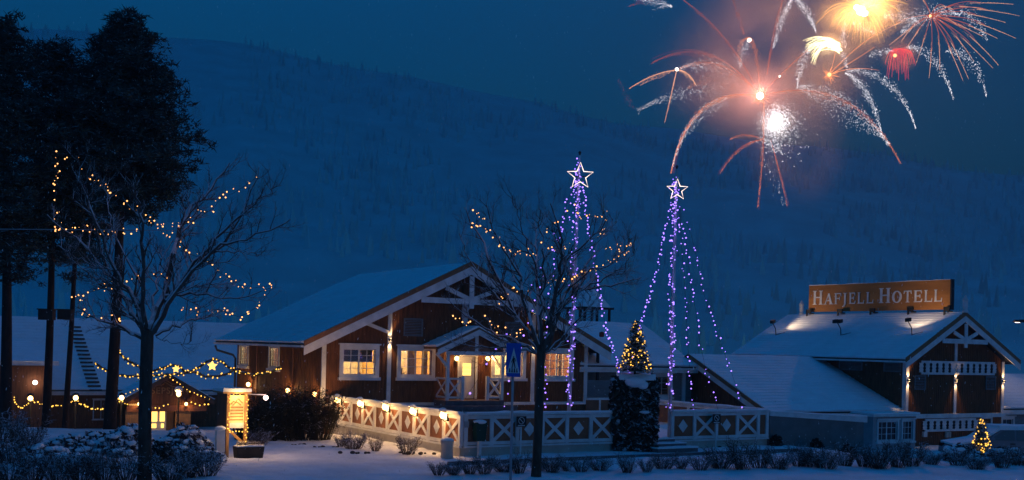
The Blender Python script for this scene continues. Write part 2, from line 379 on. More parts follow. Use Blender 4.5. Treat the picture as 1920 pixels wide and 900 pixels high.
for _ in range(9000):
    fi, fj = frn.random() ** 0.8 * nv, frn.uniform(0.25, 0.8) * nu; i0, j0 = min(nv - 1, int(fi)), min(nu - 1, int(fj)); a_, b_ = fi - i0, fj - j0
    A_, B_, C_, D_ = (Vector(h.v[(i0 + di) * (nu + 1) + j0 + dj]) for di, dj in ((0, 0), (0, 1), (1, 0), (1, 1)))
    pt = A_.lerp(B_, b_).lerp(C_.lerp(D_, b_), a_)
    if noise.noise(pt * 0.012) < -0.12: continue
    hh_ = frn.uniform(4, 9.5); rr_ = hh_ * 0.2; n0 = len(fm_.v)
    fm_.v += [(pt.x + rr_ * math.cos(2.094 * q_ + hh_), pt.y + rr_ * math.sin(2.094 * q_ + hh_), pt.z - 1) for q_ in range(3)] + [(pt.x, pt.y, pt.z + hh_)]
    fm_.f += [(n0, n0 + 1, n0 + 3), (n0 + 1, n0 + 2, n0 + 3), (n0 + 2, n0, n0 + 3)]
fo_ = fm_.build('forest', mat('haze_tinted_forest', (0.10, 0.66, 0.72), 1.0, 0.2, 0.02), kind='stuff'); fo_['label'] = 'frosted spruce forest tinted with haze on the far hillside'; fo_['category'] = 'forest'
# ================================================================== restaurant
W_, RX, ZE, ZR = 14.36, 7.18, 3.72, 7.72
main = thing('restaurant', 'brown boarded restaurant with snowy gable roof, white trim and lit windows', 'building', (0, 0, 0))
holes = [(0.95, 2.53, 2.49, 3.67), (3.83, 5.44, 2.49, 3.67), (8.92, 10.53, 2.49, 3.67), (11.83, 13.41, 2.49, 3.67), (6.93, 7.86, 1.36, 3.45)]
wl = MB(); wall_holes(wl, FRONT(0), 0, W_, -1.5, 3.9, holes, 0.2)
wl.prism([(0, 0, 3.9), (W_, 0, 3.9), (W_ + 0.2, 0, ZE + 0.15), (RX, 0, ZR - 0.1), (-0.2, 0, ZE + 0.15)], (0, 0.2, 0))
wl.build('wall', 'brown', main)
lh = [(5.95, 7.3, 2.65, 3.62), (10.85, 12.2, 2.65, 3.62)]
wl = MB(); wall_holes(wl, LEFT(0), 0.2, 12.6, -3, 3.9, lh, 0.2); wl.build('wall', 'brown', main)
wl = MB(); wl.box(W_ - 0.2, W_, 0.2, 12.6, -1.5, 3.9); wl.build('wall', 'brown', main)
wl = MB(); wl.box(0, W_, 12.6, 12.8, -3, 3.9); wl.prism([(0, 12.6, 3.9), (W_, 12.6, 3.9), (RX, 12.6, ZR - 0.1)], (0, 0.2, 0)); wl.build('wall', 'brown', main)
topf = lambda u: ZE + 0.1 + (ZR - ZE - 0.25) * (1 - abs(u - RX) / (RX + 1.0))
bt = MB(); battens(bt, FRONT(0), 0.1, W_ - 0.1, lambda u: min(topf(u), 7.2), 1.3, holes); bt.build('cladding_battens', 'brown', main, kind='stuff')
bt = MB(); battens(bt, LEFT(0), 0.3, 12.5, lambda u: 3.8, -0.5, lh, 0.2); bt.build('cladding_battens', 'brown', main, kind='stuff')
for x in (0.0, 3.22, 11.13, W_):                                        # white corner boards and posts
    p = MB(); p.box(x - 0.1, x + 0.1, -0.07, -0.003, 1.1, min(topf(x) - 0.1, 5.6)); p.build('corner_board', 'white', main)
p = MB(); p.box(-0.05, -0.003, 0.003, 0.17, -0.5, 3.6); p.build('corner_board', 'white', main)
for y in (3.9, 9.3): p = MB(); p.box(-0.05, -0.003, y - 0.06, y + 0.06, -0.5, 3.7); p.build('cladding_strip', 'brown2', main)
p = MB(); p.box(-0.03, W_ + 0.03, -0.09, -0.004, 1.06, 1.2); p.build('base_board', 'white', main)
# roof
def gable_d(parent, xl, xr, xc, ze, zr, y0, y1, courses, seg=24, tie=None, bw=0.34, front=True):
    """gable roof with its ridge running away from the camera"""
    th = 0.14
    d = MB()
    d.prism([(xl, y0, ze), (xc, y0, zr), (xr, y0, ze), (xr, y0, ze + th), (xc, y0, zr + th), (xl, y0, ze + th)], (0, y1 - y0, 0))
    roof = d.build('roof', 'dark', parent)
    for s_ in (0, 1):
        e = xl if s_ == 0 else xr; sn = MB()
        o = -0.02 if s_ == 0 else 0.02
        snow_slope(sn, (e + o, y0 + 0.03, ze + th + 0.01), (e + o, y1, ze + th + 0.01), (xc, y0 + 0.03, zr + th + 0.01), (xc, y1, zr + th + 0.01), courses, 0.09, 0.018, seg)
        sn.build('roof_snow', 'snow', roof)
    if front:
        for e, s_ in ((xl, -1), (xr, 1)):
            vz = -0.16
            a, b = Vector((e + s_ * 0.02, y0 - 0.03, ze + vz)), Vector((xc, y0 - 0.03, zr + vz))
            q = MB(); q.prism([(a.x, a.y, a.z - bw/2), (b.x, b.y, b.z - bw/2), (b.x, b.y, b.z + bw/2 - 0.02), (a.x, a.y, a.z + bw/2 - 0.02)], (0, 0.05, 0)); q.build('barge_board', 'white', roof)
            q = MB(); vv = bw/2 - 0.015; q.prism([(a.x, a.y, a.z + vv), (b.x, b.y, b.z + vv), (b.x, b.y, b.z + vv + 0.24), (a.x, a.y, a.z + vv + 0.24)], (0, 0.11, 0)); q.build('verge_board', 'barge', roof)
            q = MB(); q.bar((e + s_ * 0.06, y0 + 0.02, ze + 0.02), (e + s_ * 0.06, y1, ze + 0.02), 0.12, 0.1); q.build('gutter', 'white', roof)
        if tie:
            tx, tz, kb = tie; yf = y0 - 0.045
            def bb(p0, p1, w_, nm): q = MB(); q.bar((p0[0], yf, p0[1]), (p1[0], yf, p1[1]), 0.07, w_, (0, 0, 1)); q.build(nm, 'white', parent)
            bb((xc - tx, tz), (xc + tx, tz), 0.26, 'tie_beam'); yf -= 0.02
            q = MB(); q.box(xc - 0.12, xc + 0.12, yf - 0.04, yf + 0.03, kb, zr - 0.45); q.build('king_post', 'white', parent); yf += 0.004
            zc = zr - (zr - ze) * (tx * 0.52) / (xc - xl) - 0.4
            bb((xc - 0.1, tz + 0.12), (xc - tx * 0.52, zc), 0.2, 'strut'); bb((xc + 0.1, tz + 0.12), (xc + tx * 0.52, zc), 0.2, 'strut')
    return roof
roof = gable_d(main, -1.15, 15.5, RX, ZE, ZR, -0.6, 13.0, 26, 30, (2.65, 6.05, 5.72), 0.42)
q = MB()                                                                # eaves: rafter tails, soffit, downpipe
for i in range(14): q.box(-1.0, 0, 0.4 + i * 0.92, 0.5 + i * 0.92, ZE - 0.02, ZE + 0.09)
q.build('rafter_tails', 'white', main)
q = MB(); q.tube([(-1.2, 12.9, ZE - 0.1), (-1.1, 12.9, ZE - 0.35), (-0.25, 12.75, ZE - 0.6), (-0.12, 12.72, ZE - 0.8), (-0.12, 12.72, -2)], 0.06, 8); q.build('downpipe', 'metal', main)
for xa, xb in ((3.22, 1.9), (11.13, 12.45)):
    q = MB(); q.bar((xa, -0.11, 4.45), (xb, -0.11, topf(xb) - 0.25), 0.08, 0.16); q.build('brace', 'white', main)
q = MB(); q.lathe((RX - 0.05, -0.14, 4.95), [(0.09, 0), (0.15, 0.1), (0.13, 0.28), (0.17, 0.36), (0.17, 0.8), (0.13, 0.9), (0.12, 1.05)], 10); q.build('carved_post', 'white', main)
for hx in holes[:4]: window(main, FRONT(0), *hx, 4, 4 if hx[0] < 1 else 3, 0.19, 0.1, mull=2)
for hx in lh: window(main, LEFT(0), *hx, 4, 3, 0.15, 0.1, mull=2)
vent(main, FRONT(0.0), 3.94, 4.93, 4.33, 5.17, 10); vent(main, FRONT(0.0), 9.45, 10.42, 4.33, 5.17, 10)
# lit dining room behind the windows
rm = MB(); rm.box(0.3, W_ - 0.3, 3.4, 3.5, 1.3, 4.0); room = rm.build('room_wall', 'cream', main)
rm = MB(); rm.box(0.3, W_ - 0.3, 0.21, 3.4, 1.2, 1.3); rm.build('room_floor', 'timber', main)
rm = MB(); rm.box(0.3, W_ - 0.3, 0.21, 3.4, 4.0, 4.1); rm.build('room_ceiling', 'cream', main)
for x in (3.35, 6.2, 8.6): rm = MB(); rm.box(x, x + 0.1, 0.21, 3.4, 1.3, 4.0); rm.build('room_partition', 'orange' if x < 7 else 'cream', main)
rm = MB(); rm.box(0.21, 0.3, 3.5, 12.5, 1.2, 4.0); rm.box(3.0, 3.1, 3.5, 12.5, 1.3, 4.0)
rm = MB(); rm.box(3.0, 3.1, 3.5, 12.5, 1.3, 4.0); rm.build('room_wall', 'cream', main)
rm = MB(); rm.box(0.25, 3.0, 3.5, 12.5, 4.0, 4.1); rm.build('room_ceiling', 'cream', main)
c = MB(); c.box(0.97, 2.51, 0.25, 0.27, 3.07, 3.75); c.build('roller_blind', 'blind', main)
for a, b in ((4.38, 4.75), (5.12, 5.44), (9.55, 9.75), (12.95, 13.15)):
    c = MB(); n = 10
    for i in range(n):
        x0, x1 = a + (b - a) * i / n, a + (b - a) * (i + 1) / n; o = 0.05 * (i % 2); o2 = 0.05 * ((i + 1) % 2)
        c.quad((x0, 0.4 + o, 2.3), (x1, 0.4 + o2, 2.3), (x1, 0.4 + o2, 3.8), (x0, 0.4 + o, 3.8))
    c.build('curtain', 'cloth', main)
c = MB(); c.box(1.55, 2.3, 3.33, 3.38, 2.75, 3.25); c.box(1.6, 2.25, 3.3, 3.32, 2.8, 3.2); c.build('wall_picture', 'timber', main)
c = MB(); c.box(0.5, 1.9, 2.4, 3.0, 1.3, 2.55); c.build('sideboard', 'timber', main)
for x, y in ((2.25, 1.2), (12.1, 1.4), (13.0, 2.2), (9.6, 1.6)):
    c = MB(); c.lathe((x, y, 1.3), [(0.2, 0), (0.05, 0.05), (0.05, 0.75), (0.4, 0.76), (0.4, 0.8)], 10); c.lathe((x, y, 2.1), [(0.05, 0), (0.04, 0.25), (0.12, 0.28), (0.07, 0.5)], 8); c.build('dining_table', 'timber', main)
c = MB()
for i in range(60):
    a = random.uniform(0, 6.28); e = random.uniform(0.1, 1.3); r = random.uniform(0.15, 0.42); p = Vector((4.05, 0.6, 2.45))
    q_ = p + Vector((math.cos(a) * math.cos(e), math.sin(a) * math.cos(e), math.sin(e))) * r
    c.quad(p, q_ + Vector((0.03, 0, 0)), q_ + Vector((0, 0, 0.06)), q_ - Vector((0.03, 0, 0)))
c.lathe((4.05, 0.6, 2.2), [(0.1, 0), (0.14, 0.25)], 8); c.build('pot_plant', 'hedge', main)
WARM = (1.0, 0.82, 0.47)
for x, e in ((1.8, 130), (4.8, 90), (9.9, 130), (12.4, 150)): light('POINT', main, (x, 1.7, 3.6), e, WARM, 0.15)
for y in (6.6, 11.5): light('POINT', main, (1.6, y, 3.5), 55, WARM, 0.15)
# porch
PY0 = -1.25
pr = MB(); pr.prism([(5.0, PY0 - 0.25, 3.75), (7.18, PY0 - 0.25, 4.72), (9.36, PY0 - 0.25, 3.75), (9.36, PY0 - 0.25, 3.85), (7.18, PY0 - 0.25, 4.82), (5.0, PY0 - 0.25, 3.85)], (0, -PY0 + 0.24, 0))
porch = pr.build('porch_roof', 'barge', main)
for e in (5.0, 9.36):
    sn = MB(); snow_slope(sn, (e, PY0 - 0.22, 3.86), (e, -0.03, 3.86), (7.18, PY0 - 0.22, 4.83), (7.18, -0.03, 4.83), 6, 0.08, 0.03, 6); sn.build('roof_snow', 'snow', porch)
    q = MB(); q.prism([(e, PY0 - 0.29, 3.48), (7.18, PY0 - 0.29, 4.45), (7.18, PY0 - 0.29, 4.72), (e, PY0 - 0.29, 3.74)], (0, 0.05, 0)); q.build('barge_board', 'white', porch)
q = MB(); q.prism([(5.7, PY0, 3.62), (8.66, PY0, 3.62), (8.66, PY0, 4.0), (7.18, PY0, 4.66), (5.7, PY0, 4.0)], (0, 0.05, 0)); q.build('porch_gable', 'brown', porch)
q = MB(); q.box(5.55, 8.8, PY0 - 0.06, PY0 - 0.004, 3.5, 3.68); q.build('porch_beam', 'white', porch)
q = MB(); q.box(7.1, 7.26, PY0 - 0.07, PY0 - 0.006, 3.68, 4.5); q.build('king_post', 'white', porch)
for sx in (-1, 1): q = MB(); q.prism([(7.18 + sx * 0.1, PY0 - 0.05, 3.7), (7.18 + sx * 1.1, PY0 - 0.05, 3.7), (7.18 + sx * 0.1, PY0 - 0.05, 4.12)], (0, 0.03, 0)); q.build('gable_infill', 'brown2', porch)
for x in (5.7, 6.5, 7.86, 8.66):
    q = MB(); q.box(x - 0.07, x + 0.07, PY0 - 0.02, PY0 + 0.12, 1.36, 3.5 if x in (5.7, 8.66) else 2.5); q.build('porch_post', 'white', main)
for x in (5.7, 8.66):
    s_ = 1 if x < 7 else -1
    q = MB(); q.bar((x, PY0 + 0.05, 2.85), (x, -0.1, 3.55), 0.09, 0.1); q.build('brace', 'white', main)
    q = MB(); q.bar((x, PY0 + 0.04, 2.95), (x - s_ * 0.62, PY0 + 0.04, 3.55), 0.09, 0.1); q.build('brace', 'white', main)
def xpanel(parent, fm, u0, u1, v0, v1):
    q = MB(); mbox(q, fm, u0, u1, v1 - 0.09, v1, 0, 0.07); mbox(q, fm, u0, u1, v0, v0 + 0.09, 0, 0.07); p = q.build('rail_frame', 'white', parent)
    for a, b in (((u0, v0 + 0.09), (u1, v1 - 0.09)), ((u0, v1 - 0.09), (u1, v0 + 0.09))):
        q = MB(); w0 = 0.045 if a[1] > b[1] else 0.03; q.bar(fm(a[0], a[1], w0), fm(b[0], b[1], w0), 0.02, 0.09, (0, 0, 1)); q.build('cross_brace', 'white', p)
xpanel(main, FRONT(PY0 + 0.1), 5.77, 6.43, 1.45, 2.42); xpanel(main, FRONT(PY0 + 0.1), 7.93, 8.59, 1.45, 2.42)
xpanel(main, LEFT(5.74), PY0 + 0.14, -0.1, 1.45, 2.42); xpanel(main, LEFT(8.7), PY0 + 0.14, -0.1, 1.45, 2.42)
q = MB(); q.box(5.6, 8.76, PY0 - 0.05, -0.01, 1.0, 1.34); q.build('porch_floor', 'stone', main)
for i in range(3): q = MB(); q.box(4.2 + 0.1 * i, 9.3, PY0 - 0.4 - 0.42 * i, PY0 - 0.06 - 0.42 * i, 0.3, 1.12 - 0.27 * i); q.build('step', 'stone', main)
# entrance door
q = MB(); q.box(6.97, 7.82, 0.04, 0.1, 1.38, 3.41); door = q.build('door', 'doorp', main)
q = MB()
for a in ((6.86, 6.95), (7.84, 7.95)): q.box(a[0], a[1], -0.05, -0.003, 1.36, 3.5)
q.box(6.86, 7.95, -0.055, -0.006, 3.42, 3.56); q.build('door_frame', 'white', door)
for i in range(3):
    for j in range(3): q = MB(); q.box(7.17 + 0.155 * i, 7.31 + 0.155 * i, 0.02, 0.038, 2.5 + 0.2 * j, 2.68 + 0.2 * j); q.build('pane', 'doorlight', door)
q = MB(); q.box(7.0, 7.04, 0.0, 0.04, 2.2, 2.42); q.bar((7.02, 0.0, 2.33), (7.14, 0.0, 2.33), 0.03, 0.03); q.build('handle', 'metal', door)
for z0, z1 in ((1.5, 1.85), (1.95, 2.38)): q = MB(); q.box(7.08, 7.72, 0.03, 0.039, z0, z1); q.build('door_panel', 'doorp', door)
# veranda on the far side: posts, slatted screen, low brown wall
q = MB(); q.box(15.12, 15.24, 0.0, 0.12, 2.3, 3.75); q.build('veranda_post', 'metal', main)
sf = MB(); sf.box(14.46, 16.2, -0.02, 0.06, 2.22, 2.3); sf.box(14.46, 16.2, -0.02, 0.06, 1.44, 1.5); sf.box(16.14, 16.2, -0.02, 0.06, 1.5, 2.22); sfo = sf.build('slat_screen', 'greywood', main)
for i in range(9): q = MB(); q.box(14.46, 16.14, 0.0, 0.03, 1.52 + i * 0.078, 1.575 + i * 0.078); q.build('slat', 'greywood', sfo)
q = MB(); q.box(14.4, 20, -0.1, 0.0, 0.0, 1.28); q.build('veranda_wall', 'brown2', main)
q = MB(); q.box(14.4, 20, -0.14, 0.03, 1.28, 1.4); q.build('veranda_coping', 'white', main)
for x in (15.2, 16.1, 17.4, 18.6): q = MB(); q.box(x, x + 0.1, -0.15, -0.102, 0.2, 1.28); q.build('veranda_strip', 'white', main)
# ================================================================== terrace
TX0, TX1, TY = 0.38, 15.25, -12.41
ter = thing('terrace', 'snow covered timber terrace on a pale concrete base in front of the restaurant', 'terrace', (TX0, TY, 0))
q = MB(); q.box(TX0 + 0.06, TX1 - 0.06, TY + 0.06, -0.1, 0.1, 0.38); q.build('deck_floor', 'timber', ter)
q = MB(); snow_slope(q, (TX0 + 0.1, TY + 0.1, 0.38), (TX1 - 0.1, TY + 0.1, 0.38), (TX0 + 0.1, -0.4, 0.38), (TX1 - 0.1, -0.4, 0.38), 14, 0.05, 0.0, 20, 0.03); q.build('deck_snow', 'snow', ter)
q = MB(); q.box(TX0, TX0 + 0.05, TY, 0, -1.0, 0.30); q.box(TX0, 7.2, TY, TY + 0.05, -0.3, 0.30); q.box(9.9, TX1, TY, TY + 0.05, -0.3, 0.30); q.build('concrete_base', 'concrete', ter)
def fence(label, fm, edges, kinds, z0=0.36, z1=1.52, base=(0, 0, 0), snow=True, back='brown2'):
    fo = thing('terrace_fence', label, 'fence', base, 'white and brown terrace fences')
    u0, u1 = min(edges), max(edges)
    for a in edges:
        q = MB(); mbox(q, fm, a - 0.075, a + 0.075, z0, z1 - 0.06, -0.06, 0.06); q.build('post', 'white', fo)
    for nm, v0, v1, wt in (('top_rail', z1 - 0.06, z1, 0.13), ('handrail_board', z1 - 0.2, z1 - 0.08, 0.055), ('bottom_rail', z0 + 0.02, z0 + 0.14, 0.055), ('drip_board', z0 - 0.07, z0, 0.09)):
        q = MB(); mbox(q, fm, u0 - 0.09, u1 + 0.09, v0, v1, -wt if nm != 'drip_board' else -0.02, wt); q.build(nm, 'white', fo)
    if snow:
        q = MB(); a = fm(u0, z1 + 0.004, -0.11); b = fm(u1, z1 + 0.004, -0.11); c = fm(u0, z1 + 0.004, 0.11); d = fm(u1, z1 + 0.004, 0.11)
        snow_slope(q, c, d, a, b, 3, 0.045, 0.0, 40, 0.022); q.build('rail_snow', 'snow', fo)
    ed = sorted(edges)
    for a, b, kd in zip(ed, ed[1:], kinds):
        a += 0.075; b -= 0.075
        q = MB(); mbox(q, fm, a, b, z0 + 0.14, z1 - 0.2, -0.03, -0.005); q.build('panel', back, fo)
        m = (a + b) / 2; vm = (z0 + z1) / 2 - 0.03
        if kd == 'X':
            for p0, p1, w0 in (((a, z0 + 0.14), (b, z1 - 0.2), 0.012), ((a, z1 - 0.2), (b, z0 + 0.14), 0.024)):
                q = MB(); q.bar(fm(*p0, w0), fm(*p1, w0), 0.03, 0.13, (0, 0, 1)); q.build('cross_brace', 'white', fo)
        elif kd == 'D':
            q = MB(); q.prism([fm(m - 0.24, vm, -0.006), fm(m, vm - 0.27, -0.006), fm(m + 0.24, vm, -0.006), fm(m, vm + 0.27, -0.006)], Vector(fm(0, 0, 0.02)) - Vector(fm(0, 0, 0))); q.build('diamond', 'white', fo)
    return fo
ys = [TY + 1.241 * i for i in range(11)]; ys[-1] = -0.16
fence('lantern lit side fence of the terrace, running back to the restaurant corner', LEFT(TX0), ys, ['X', 'D'] * 5, base=(TX0, TY, 0.3))
xs = [TX0 + 0.2] + [0.55 + 1.1 * i for i in range(1, 7)]
fence('front terrace fence between the lantern corner and the ivy block', FRONT(TY), xs, ['D', 'X'] * 3, base=(TX0, TY, 0.3))
xs = [10.05, 11.2, 12.38, 13.52, 14.7, 15.2]
fence('front terrace fence right of the snowy steps, ending at the grey wall', FRONT(TY), xs, ['D', 'X', 'D', 'X', 'N'], base=(10, TY, 0.3))
fence('far side fence of the terrace with thick snow on its rail', LEFT(TX1), [TY + 0.2 + 1.24 * i for i in range(7)], ['N'] * 6, base=(TX1, TY, 0.3))
for i, (y0, z1) in enumerate(((-12.9, 0.36), (-13.4, 0.24), (-13.95, 0.12))):
    pass
stp = thing('stone_steps', 'three snow topped stone steps up to the terrace beside the ivy block', 'steps', (9.0, -13.4, 0))
for i in range(3):
    y0 = TY - 0.45 * (i + 1); z1 = 0.44 - 0.14 * i
    q = MB(); q.box(8.3, 9.85 + 0.22 * i, y0, y0 + 0.46, -0.1, z1); o = q.build('step', 'stone', stp)
    q = MB(); snow_slope(q, (8.28, y0 - 0.0, z1), (9.87 + 0.22 * i, y0, z1), (8.28, y0 + 0.46, z1), (9.87 + 0.22 * i, y0 + 0.46, z1), 2, 0.05, 0, 12, 0.02); q.build('step_snow', 'snow', o)
# green bin, prohibition signs, bollard, number plate
b = thing('litter_bin', 'dark green litter bin with snowy lid at the front fence corner', 'bin', (1.05, TY - 0.25, 0.0))
q = MB(); q.hexa([(0.86, TY-0.36, 0.55), (1.22, TY-0.36, 0.55), (1.22, TY-0.1, 0.55), (0.86, TY-0.1, 0.55), (0.82, TY-0.4, 1.22), (1.26, TY-0.4, 1.22), (1.26, TY-0.08, 1.22), (0.82, TY-0.08, 1.22)]); q.build('bin_body', 'green', b)
q = MB(); q.box(0.98, 1.1, TY-0.3, TY-0.18, -0.05, 0.55); q.build('bin_post', 'white', b)
q = MB(); q.ball((1.04, TY-0.24, 1.23), 0.25, 12, 6, 0.35); q.build('lid_snow', 'snow', b, True)
def nosign(x, y, z, label, plate_w=0.42):
    n = thing('prohibition_sign', label, 'sign', (x, y, z))
    q = MB(); q.box(x - plate_w/2, x + plate_w/2, y - 0.02, y, z, z + 0.38); q.build('sign_plate', 'black', n)
    q = MB()
    for i in range(24):
        a0, a1 = 2*math.pi*i/24, 2*math.pi*(i+1)/24; cx, cz = x, z + 0.22
        P = lambda a, r: (cx + r*math.cos(a), y - 0.024, cz + r*math.sin(a)); q.quad(P(a0, 0.11), P(a1, 0.11), P(a1, 0.13), P(a0, 0.13))
    q.bar((x - 0.08, y - 0.026, z + 0.3), (x + 0.08, y - 0.026, z + 0.14), 0.004, 0.022); q.build('sign_symbol', 'white', n)
    q = MB(); q.box(x - 0.15, x + 0.15, y - 0.025, y - 0.021, z + 0.025, z + 0.06); q.build('sign_caption', 'white', n)
    q = MB(); q.bar((x, y + 0.0, -0.1), (x, y + 0.0, z), 0.05, 0.03, (0, 1, 0)); q.build('sign_post', 'white', n)
p = onY(977, 800, TY - 0.35); nosign(p.x, TY - 0.35, p.z, 'small black prohibition sign on a white post left of the bare tree trunk')
p = onY(1343, 794, TY - 0.35); nosign(p.x, TY - 0.35, p.z, 'small black prohibition sign on the fence right of the steps')
p = onY(838, 853, TY - 0.3); bo = thing('bollard', 'stubby pale concrete bollard at the corner of the terrace', 'bollard', (p.x, TY - 0.3, 0))
q = MB(); q.lathe((p.x, TY - 0.3, -0.05), [(0.24, 0), (0.22, 0.1), (0.21, 0.5), (0.24, 0.6), (0.23, 0.66)], 14); q.build('bollard_body', 'concrete', bo, True)
q = MB(); q.ball((p.x, TY - 0.3, 0.62), 0.24, 12, 6, 0.35); q.build('bollard_snow', 'snow', bo, True)
q = MB(); q.box(TX0 + 0.12, TX0 + 0.3, TY - 0.085, TY - 0.062, 1.02, 1.24); solo(q, 'plaque', 'small plaque on the corner post of the terrace', 'plaque', 'steel', (TX0 + 0.2, TY - 0.08, 1.02))
# kerb line across the forecourt
q = MB(); a, c = loc(atz(840, 872, 0)), loc(atz(1500, 846, 0)); q.bar((a.x, a.y, 0.03), (c.x, c.y, 0.03), 0.12, 0.16); struct(q.build('kerb', 'stone')); ko = bpy.data.objects['kerb']; ko.location = wld(0, 0, 0); ko.rotation_euler = (0, 0, TH)
# ================================================================== link building behind the restaurant (ridge along the facades)
def gable_e(parent, x0, x1, yf, yr, ze, zr, courses, seg=24, barge_left=False, barge_right=False, back=True):
    d = MB(); th = 0.12; yb = 2 * yr - yf
    d.prism([(x0, yf, ze), (x0, yr, zr), (x0, yb, ze), (x0, yb, ze + th), (x0, yr, zr + th), (x0, yf, ze + th)], (x1 - x0, 0, 0))
    roof = d.build('roof', 'dark', parent)
    sn = MB(); snow_slope(sn, (x0 + 0.02, yf - 0.02, ze + th + 0.01), (x1 - 0.02, yf - 0.02, ze + th + 0.01), (x0 + 0.02, yr, zr + th + 0.01), (x1 - 0.02, yr, zr + th + 0.01), courses, 0.09, 0.018, seg); sn.build('roof_snow', 'snow', roof)
    sn = MB(); snow_slope(sn, (x0 + 0.02, yb + 0.02, ze + th + 0.01), (x1 - 0.02, yb + 0.02, ze + th + 0.01), (x0 + 0.02, yr, zr + th + 0.01), (x1 - 0.02, yr, zr + th + 0.01), courses, 0.09, 0.018, seg); sn.build('roof_snow', 'snow', roof)
    q = MB(); q.bar((x0, yf - 0.08, ze - 0.01), (x1, yf - 0.08, ze - 0.01), 0.12, 0.12); q.build('gutter', 'white', roof)
    q = MB(); q.box(x0, x1, yf - 0.05, yf, ze - 0.22, ze - 0.075); q.build('fascia', 'white', roof)
    for on, x in ((barge_left, x0 - 0.03), (barge_right, x1 + 0.03)):
        if on:
            for yy in ((yf, yb) if back else (yf,)):
                q = MB(); q.prism([(x, yy, ze - 0.3), (x, yr, zr - 0.3), (x, yr, zr + 0.0), (x, yy, ze + 0.0)], (0.04, 0, 0)); q.build('barge_board', 'white', roof)
                q = MB(); q.prism([(x - 0.02, yy, ze + 0.003), (x - 0.02, yr, zr + 0.003), (x - 0.02, yr, zr + 0.2), (x - 0.02, yy, ze + 0.2)], (0.07, 0, 0)); q.build('verge_board', 'barge', roof)
    return roof
link = thing('link_building', 'low link building with snowy roof between restaurant and hotel', 'building', (18, 0.4, 0))
gable_e(link, 14.0, 21.9, 0.0, 5.2, 2.95, 5.3, 16)
wl = MB(); wall_holes(wl, FRONT(0.5), 14.4, 21.9, -1.5, 2.95, [(19.35, 20.35, 1.5, 2.5)], 0.2); wl.build('wall', 'greywood', link)
wl = MB(); wl.box(21.7, 21.9, 0.7, 10, -1.5, 2.9); wl.build('wall', 'greywood', link)
bt = MB()
for i in range(10): bt.box(14.5, 21.8, 0.455, 0.497, 1.35 + i * 0.16, 1.365 + i * 0.16)
bt.build('cladding_boards', 'greywood', link, kind='stuff')
window(link, FRONT(0.5), 19.35, 20.35, 1.5, 2.5, 2, 3, 0.18, 0.08)
q = MB(); q.box(19.0, 20.8, 2.0, 2.05, 1.0, 2.9); q.build('room_wall', 'orange', link)
light('POINT', link, (19.9, 1.6, 2.4), 3.0, WARM, 0.1)
for x in (18.5, 21.2): q = MB(); q.box(x, x + 0.22, 0.42, 0.498, 0, 2.8); q.build('post_board', 'white', link)
# cupola above the link roof
cp = onY(1103, 600, 8.0)
cu = thing('roof_cupola', 'small open roof lantern with a snowy cap above the link roof', 'cupola', (cp.x, 8.0, 5.0))
for sx in (-0.9, 0, 0.9):
    for sy in (-0.9, 0.9): q = MB(); q.box(cp.x + sx - 0.06, cp.x + sx + 0.06, 8 + sy - 0.06, 8 + sy + 0.06, 4.6, 6.3); q.build('post', 'metal', cu)
q = MB(); q.box(cp.x - 0.95, cp.x + 0.95, 7.05, 8.95, 4.4, 5.2); q.build('cupola_base', 'grey', cu)
q = MB(); q.box(cp.x - 1.1, cp.x + 1.1, 6.9, 9.1, 6.3, 6.42); q.build('cupola_eave', 'metal', cu)
q = MB(); q.lathe((cp.x, 8, 6.42), [(1.35, 0), (1.25, 0.15), (0.7, 0.75), (0.25, 1.15), (0.05, 1.25)], 8); q.build('cap_snow', 'snow', cu)
q = MB(); q.lathe(tuple(onY(1128, 632, 2.6)), [(0.1, 0), (0.14, 0.05), (0.14, 0.25), (0.03, 0.3)], 8); solo(q, 'roof_vent', 'small red roof vent on the snowy link roof', 'vent', 'red', tuple(onY(1128, 632, 2.6)))
# ================================================================== lower wing with the big snow roof
wing = thing('hotel_wing', 'low brown wing with a wide snow roof in front of the hotel', 'building', (26, -5, -1))
XB, YR, YE = 21.94, 0.67, -5.6
gable_e(wing, XB - 0.15, 31.9, YE, YR, 0.78, 3.58, 20, 30, barge_left=True)
wl = MB(); wl.prism([(XB + 0.25, YE + 0.4, -1.5), (XB + 0.25, 2 * YR - YE, -1.5), (XB + 0.25, 2 * YR - YE, 0.8), (XB + 0.25, YR, 3.6), (XB + 0.25, YE + 0.4, 0.95)], (0.2, 0, 0)); wl.build('wall', 'brown', wing)
bt = MB(); battens(bt, LEFT(XB + 0.25), YE + 0.5, YR + 5, lambda u: 3.45 - abs(u - YR) * 0.445, -0.2, [], 0.2); bt.build('cladding_battens', 'brown', wing, kind='stuff')
wl = MB(); wl.box(XB + 0.45, 31.9, YE + 0.4, YE + 0.6, -1.5, 0.78); wl.build('wall', 'brown', wing)
# grey wall closing the forecourt
gw = thing('garden_wall', 'plain dark grey wall with a sloping white coping right of the terrace', 'wall', (18, TY, -0.5))
q = MB(); q.prism([(15.4, TY + 0.02, -0.9), (21.2, TY + 0.02, -0.9), (21.2, TY + 0.02, 0.92), (15.4, TY + 0.02, 1.28)], (0, 0.2, 0)); q.build('wall_body', 'grey', gw)
q = MB(); q.prism([(15.36, TY - 0.05, 1.27), (21.35, TY - 0.05, 0.9), (21.35, TY - 0.05, 1.13), (15.36, TY - 0.05, 1.44)], (0, 0.35, 0)); q.build('coping', 'white', gw)
q = MB(); snow_slope(q, (15.36, TY - 0.05, 1.45), (21.35, TY - 0.05, 1.14), (15.36, TY + 0.3, 1.45), (21.35, TY + 0.3, 1.14), 2, 0.05, 0, 20, 0.02); q.build('coping_snow', 'snow', gw)
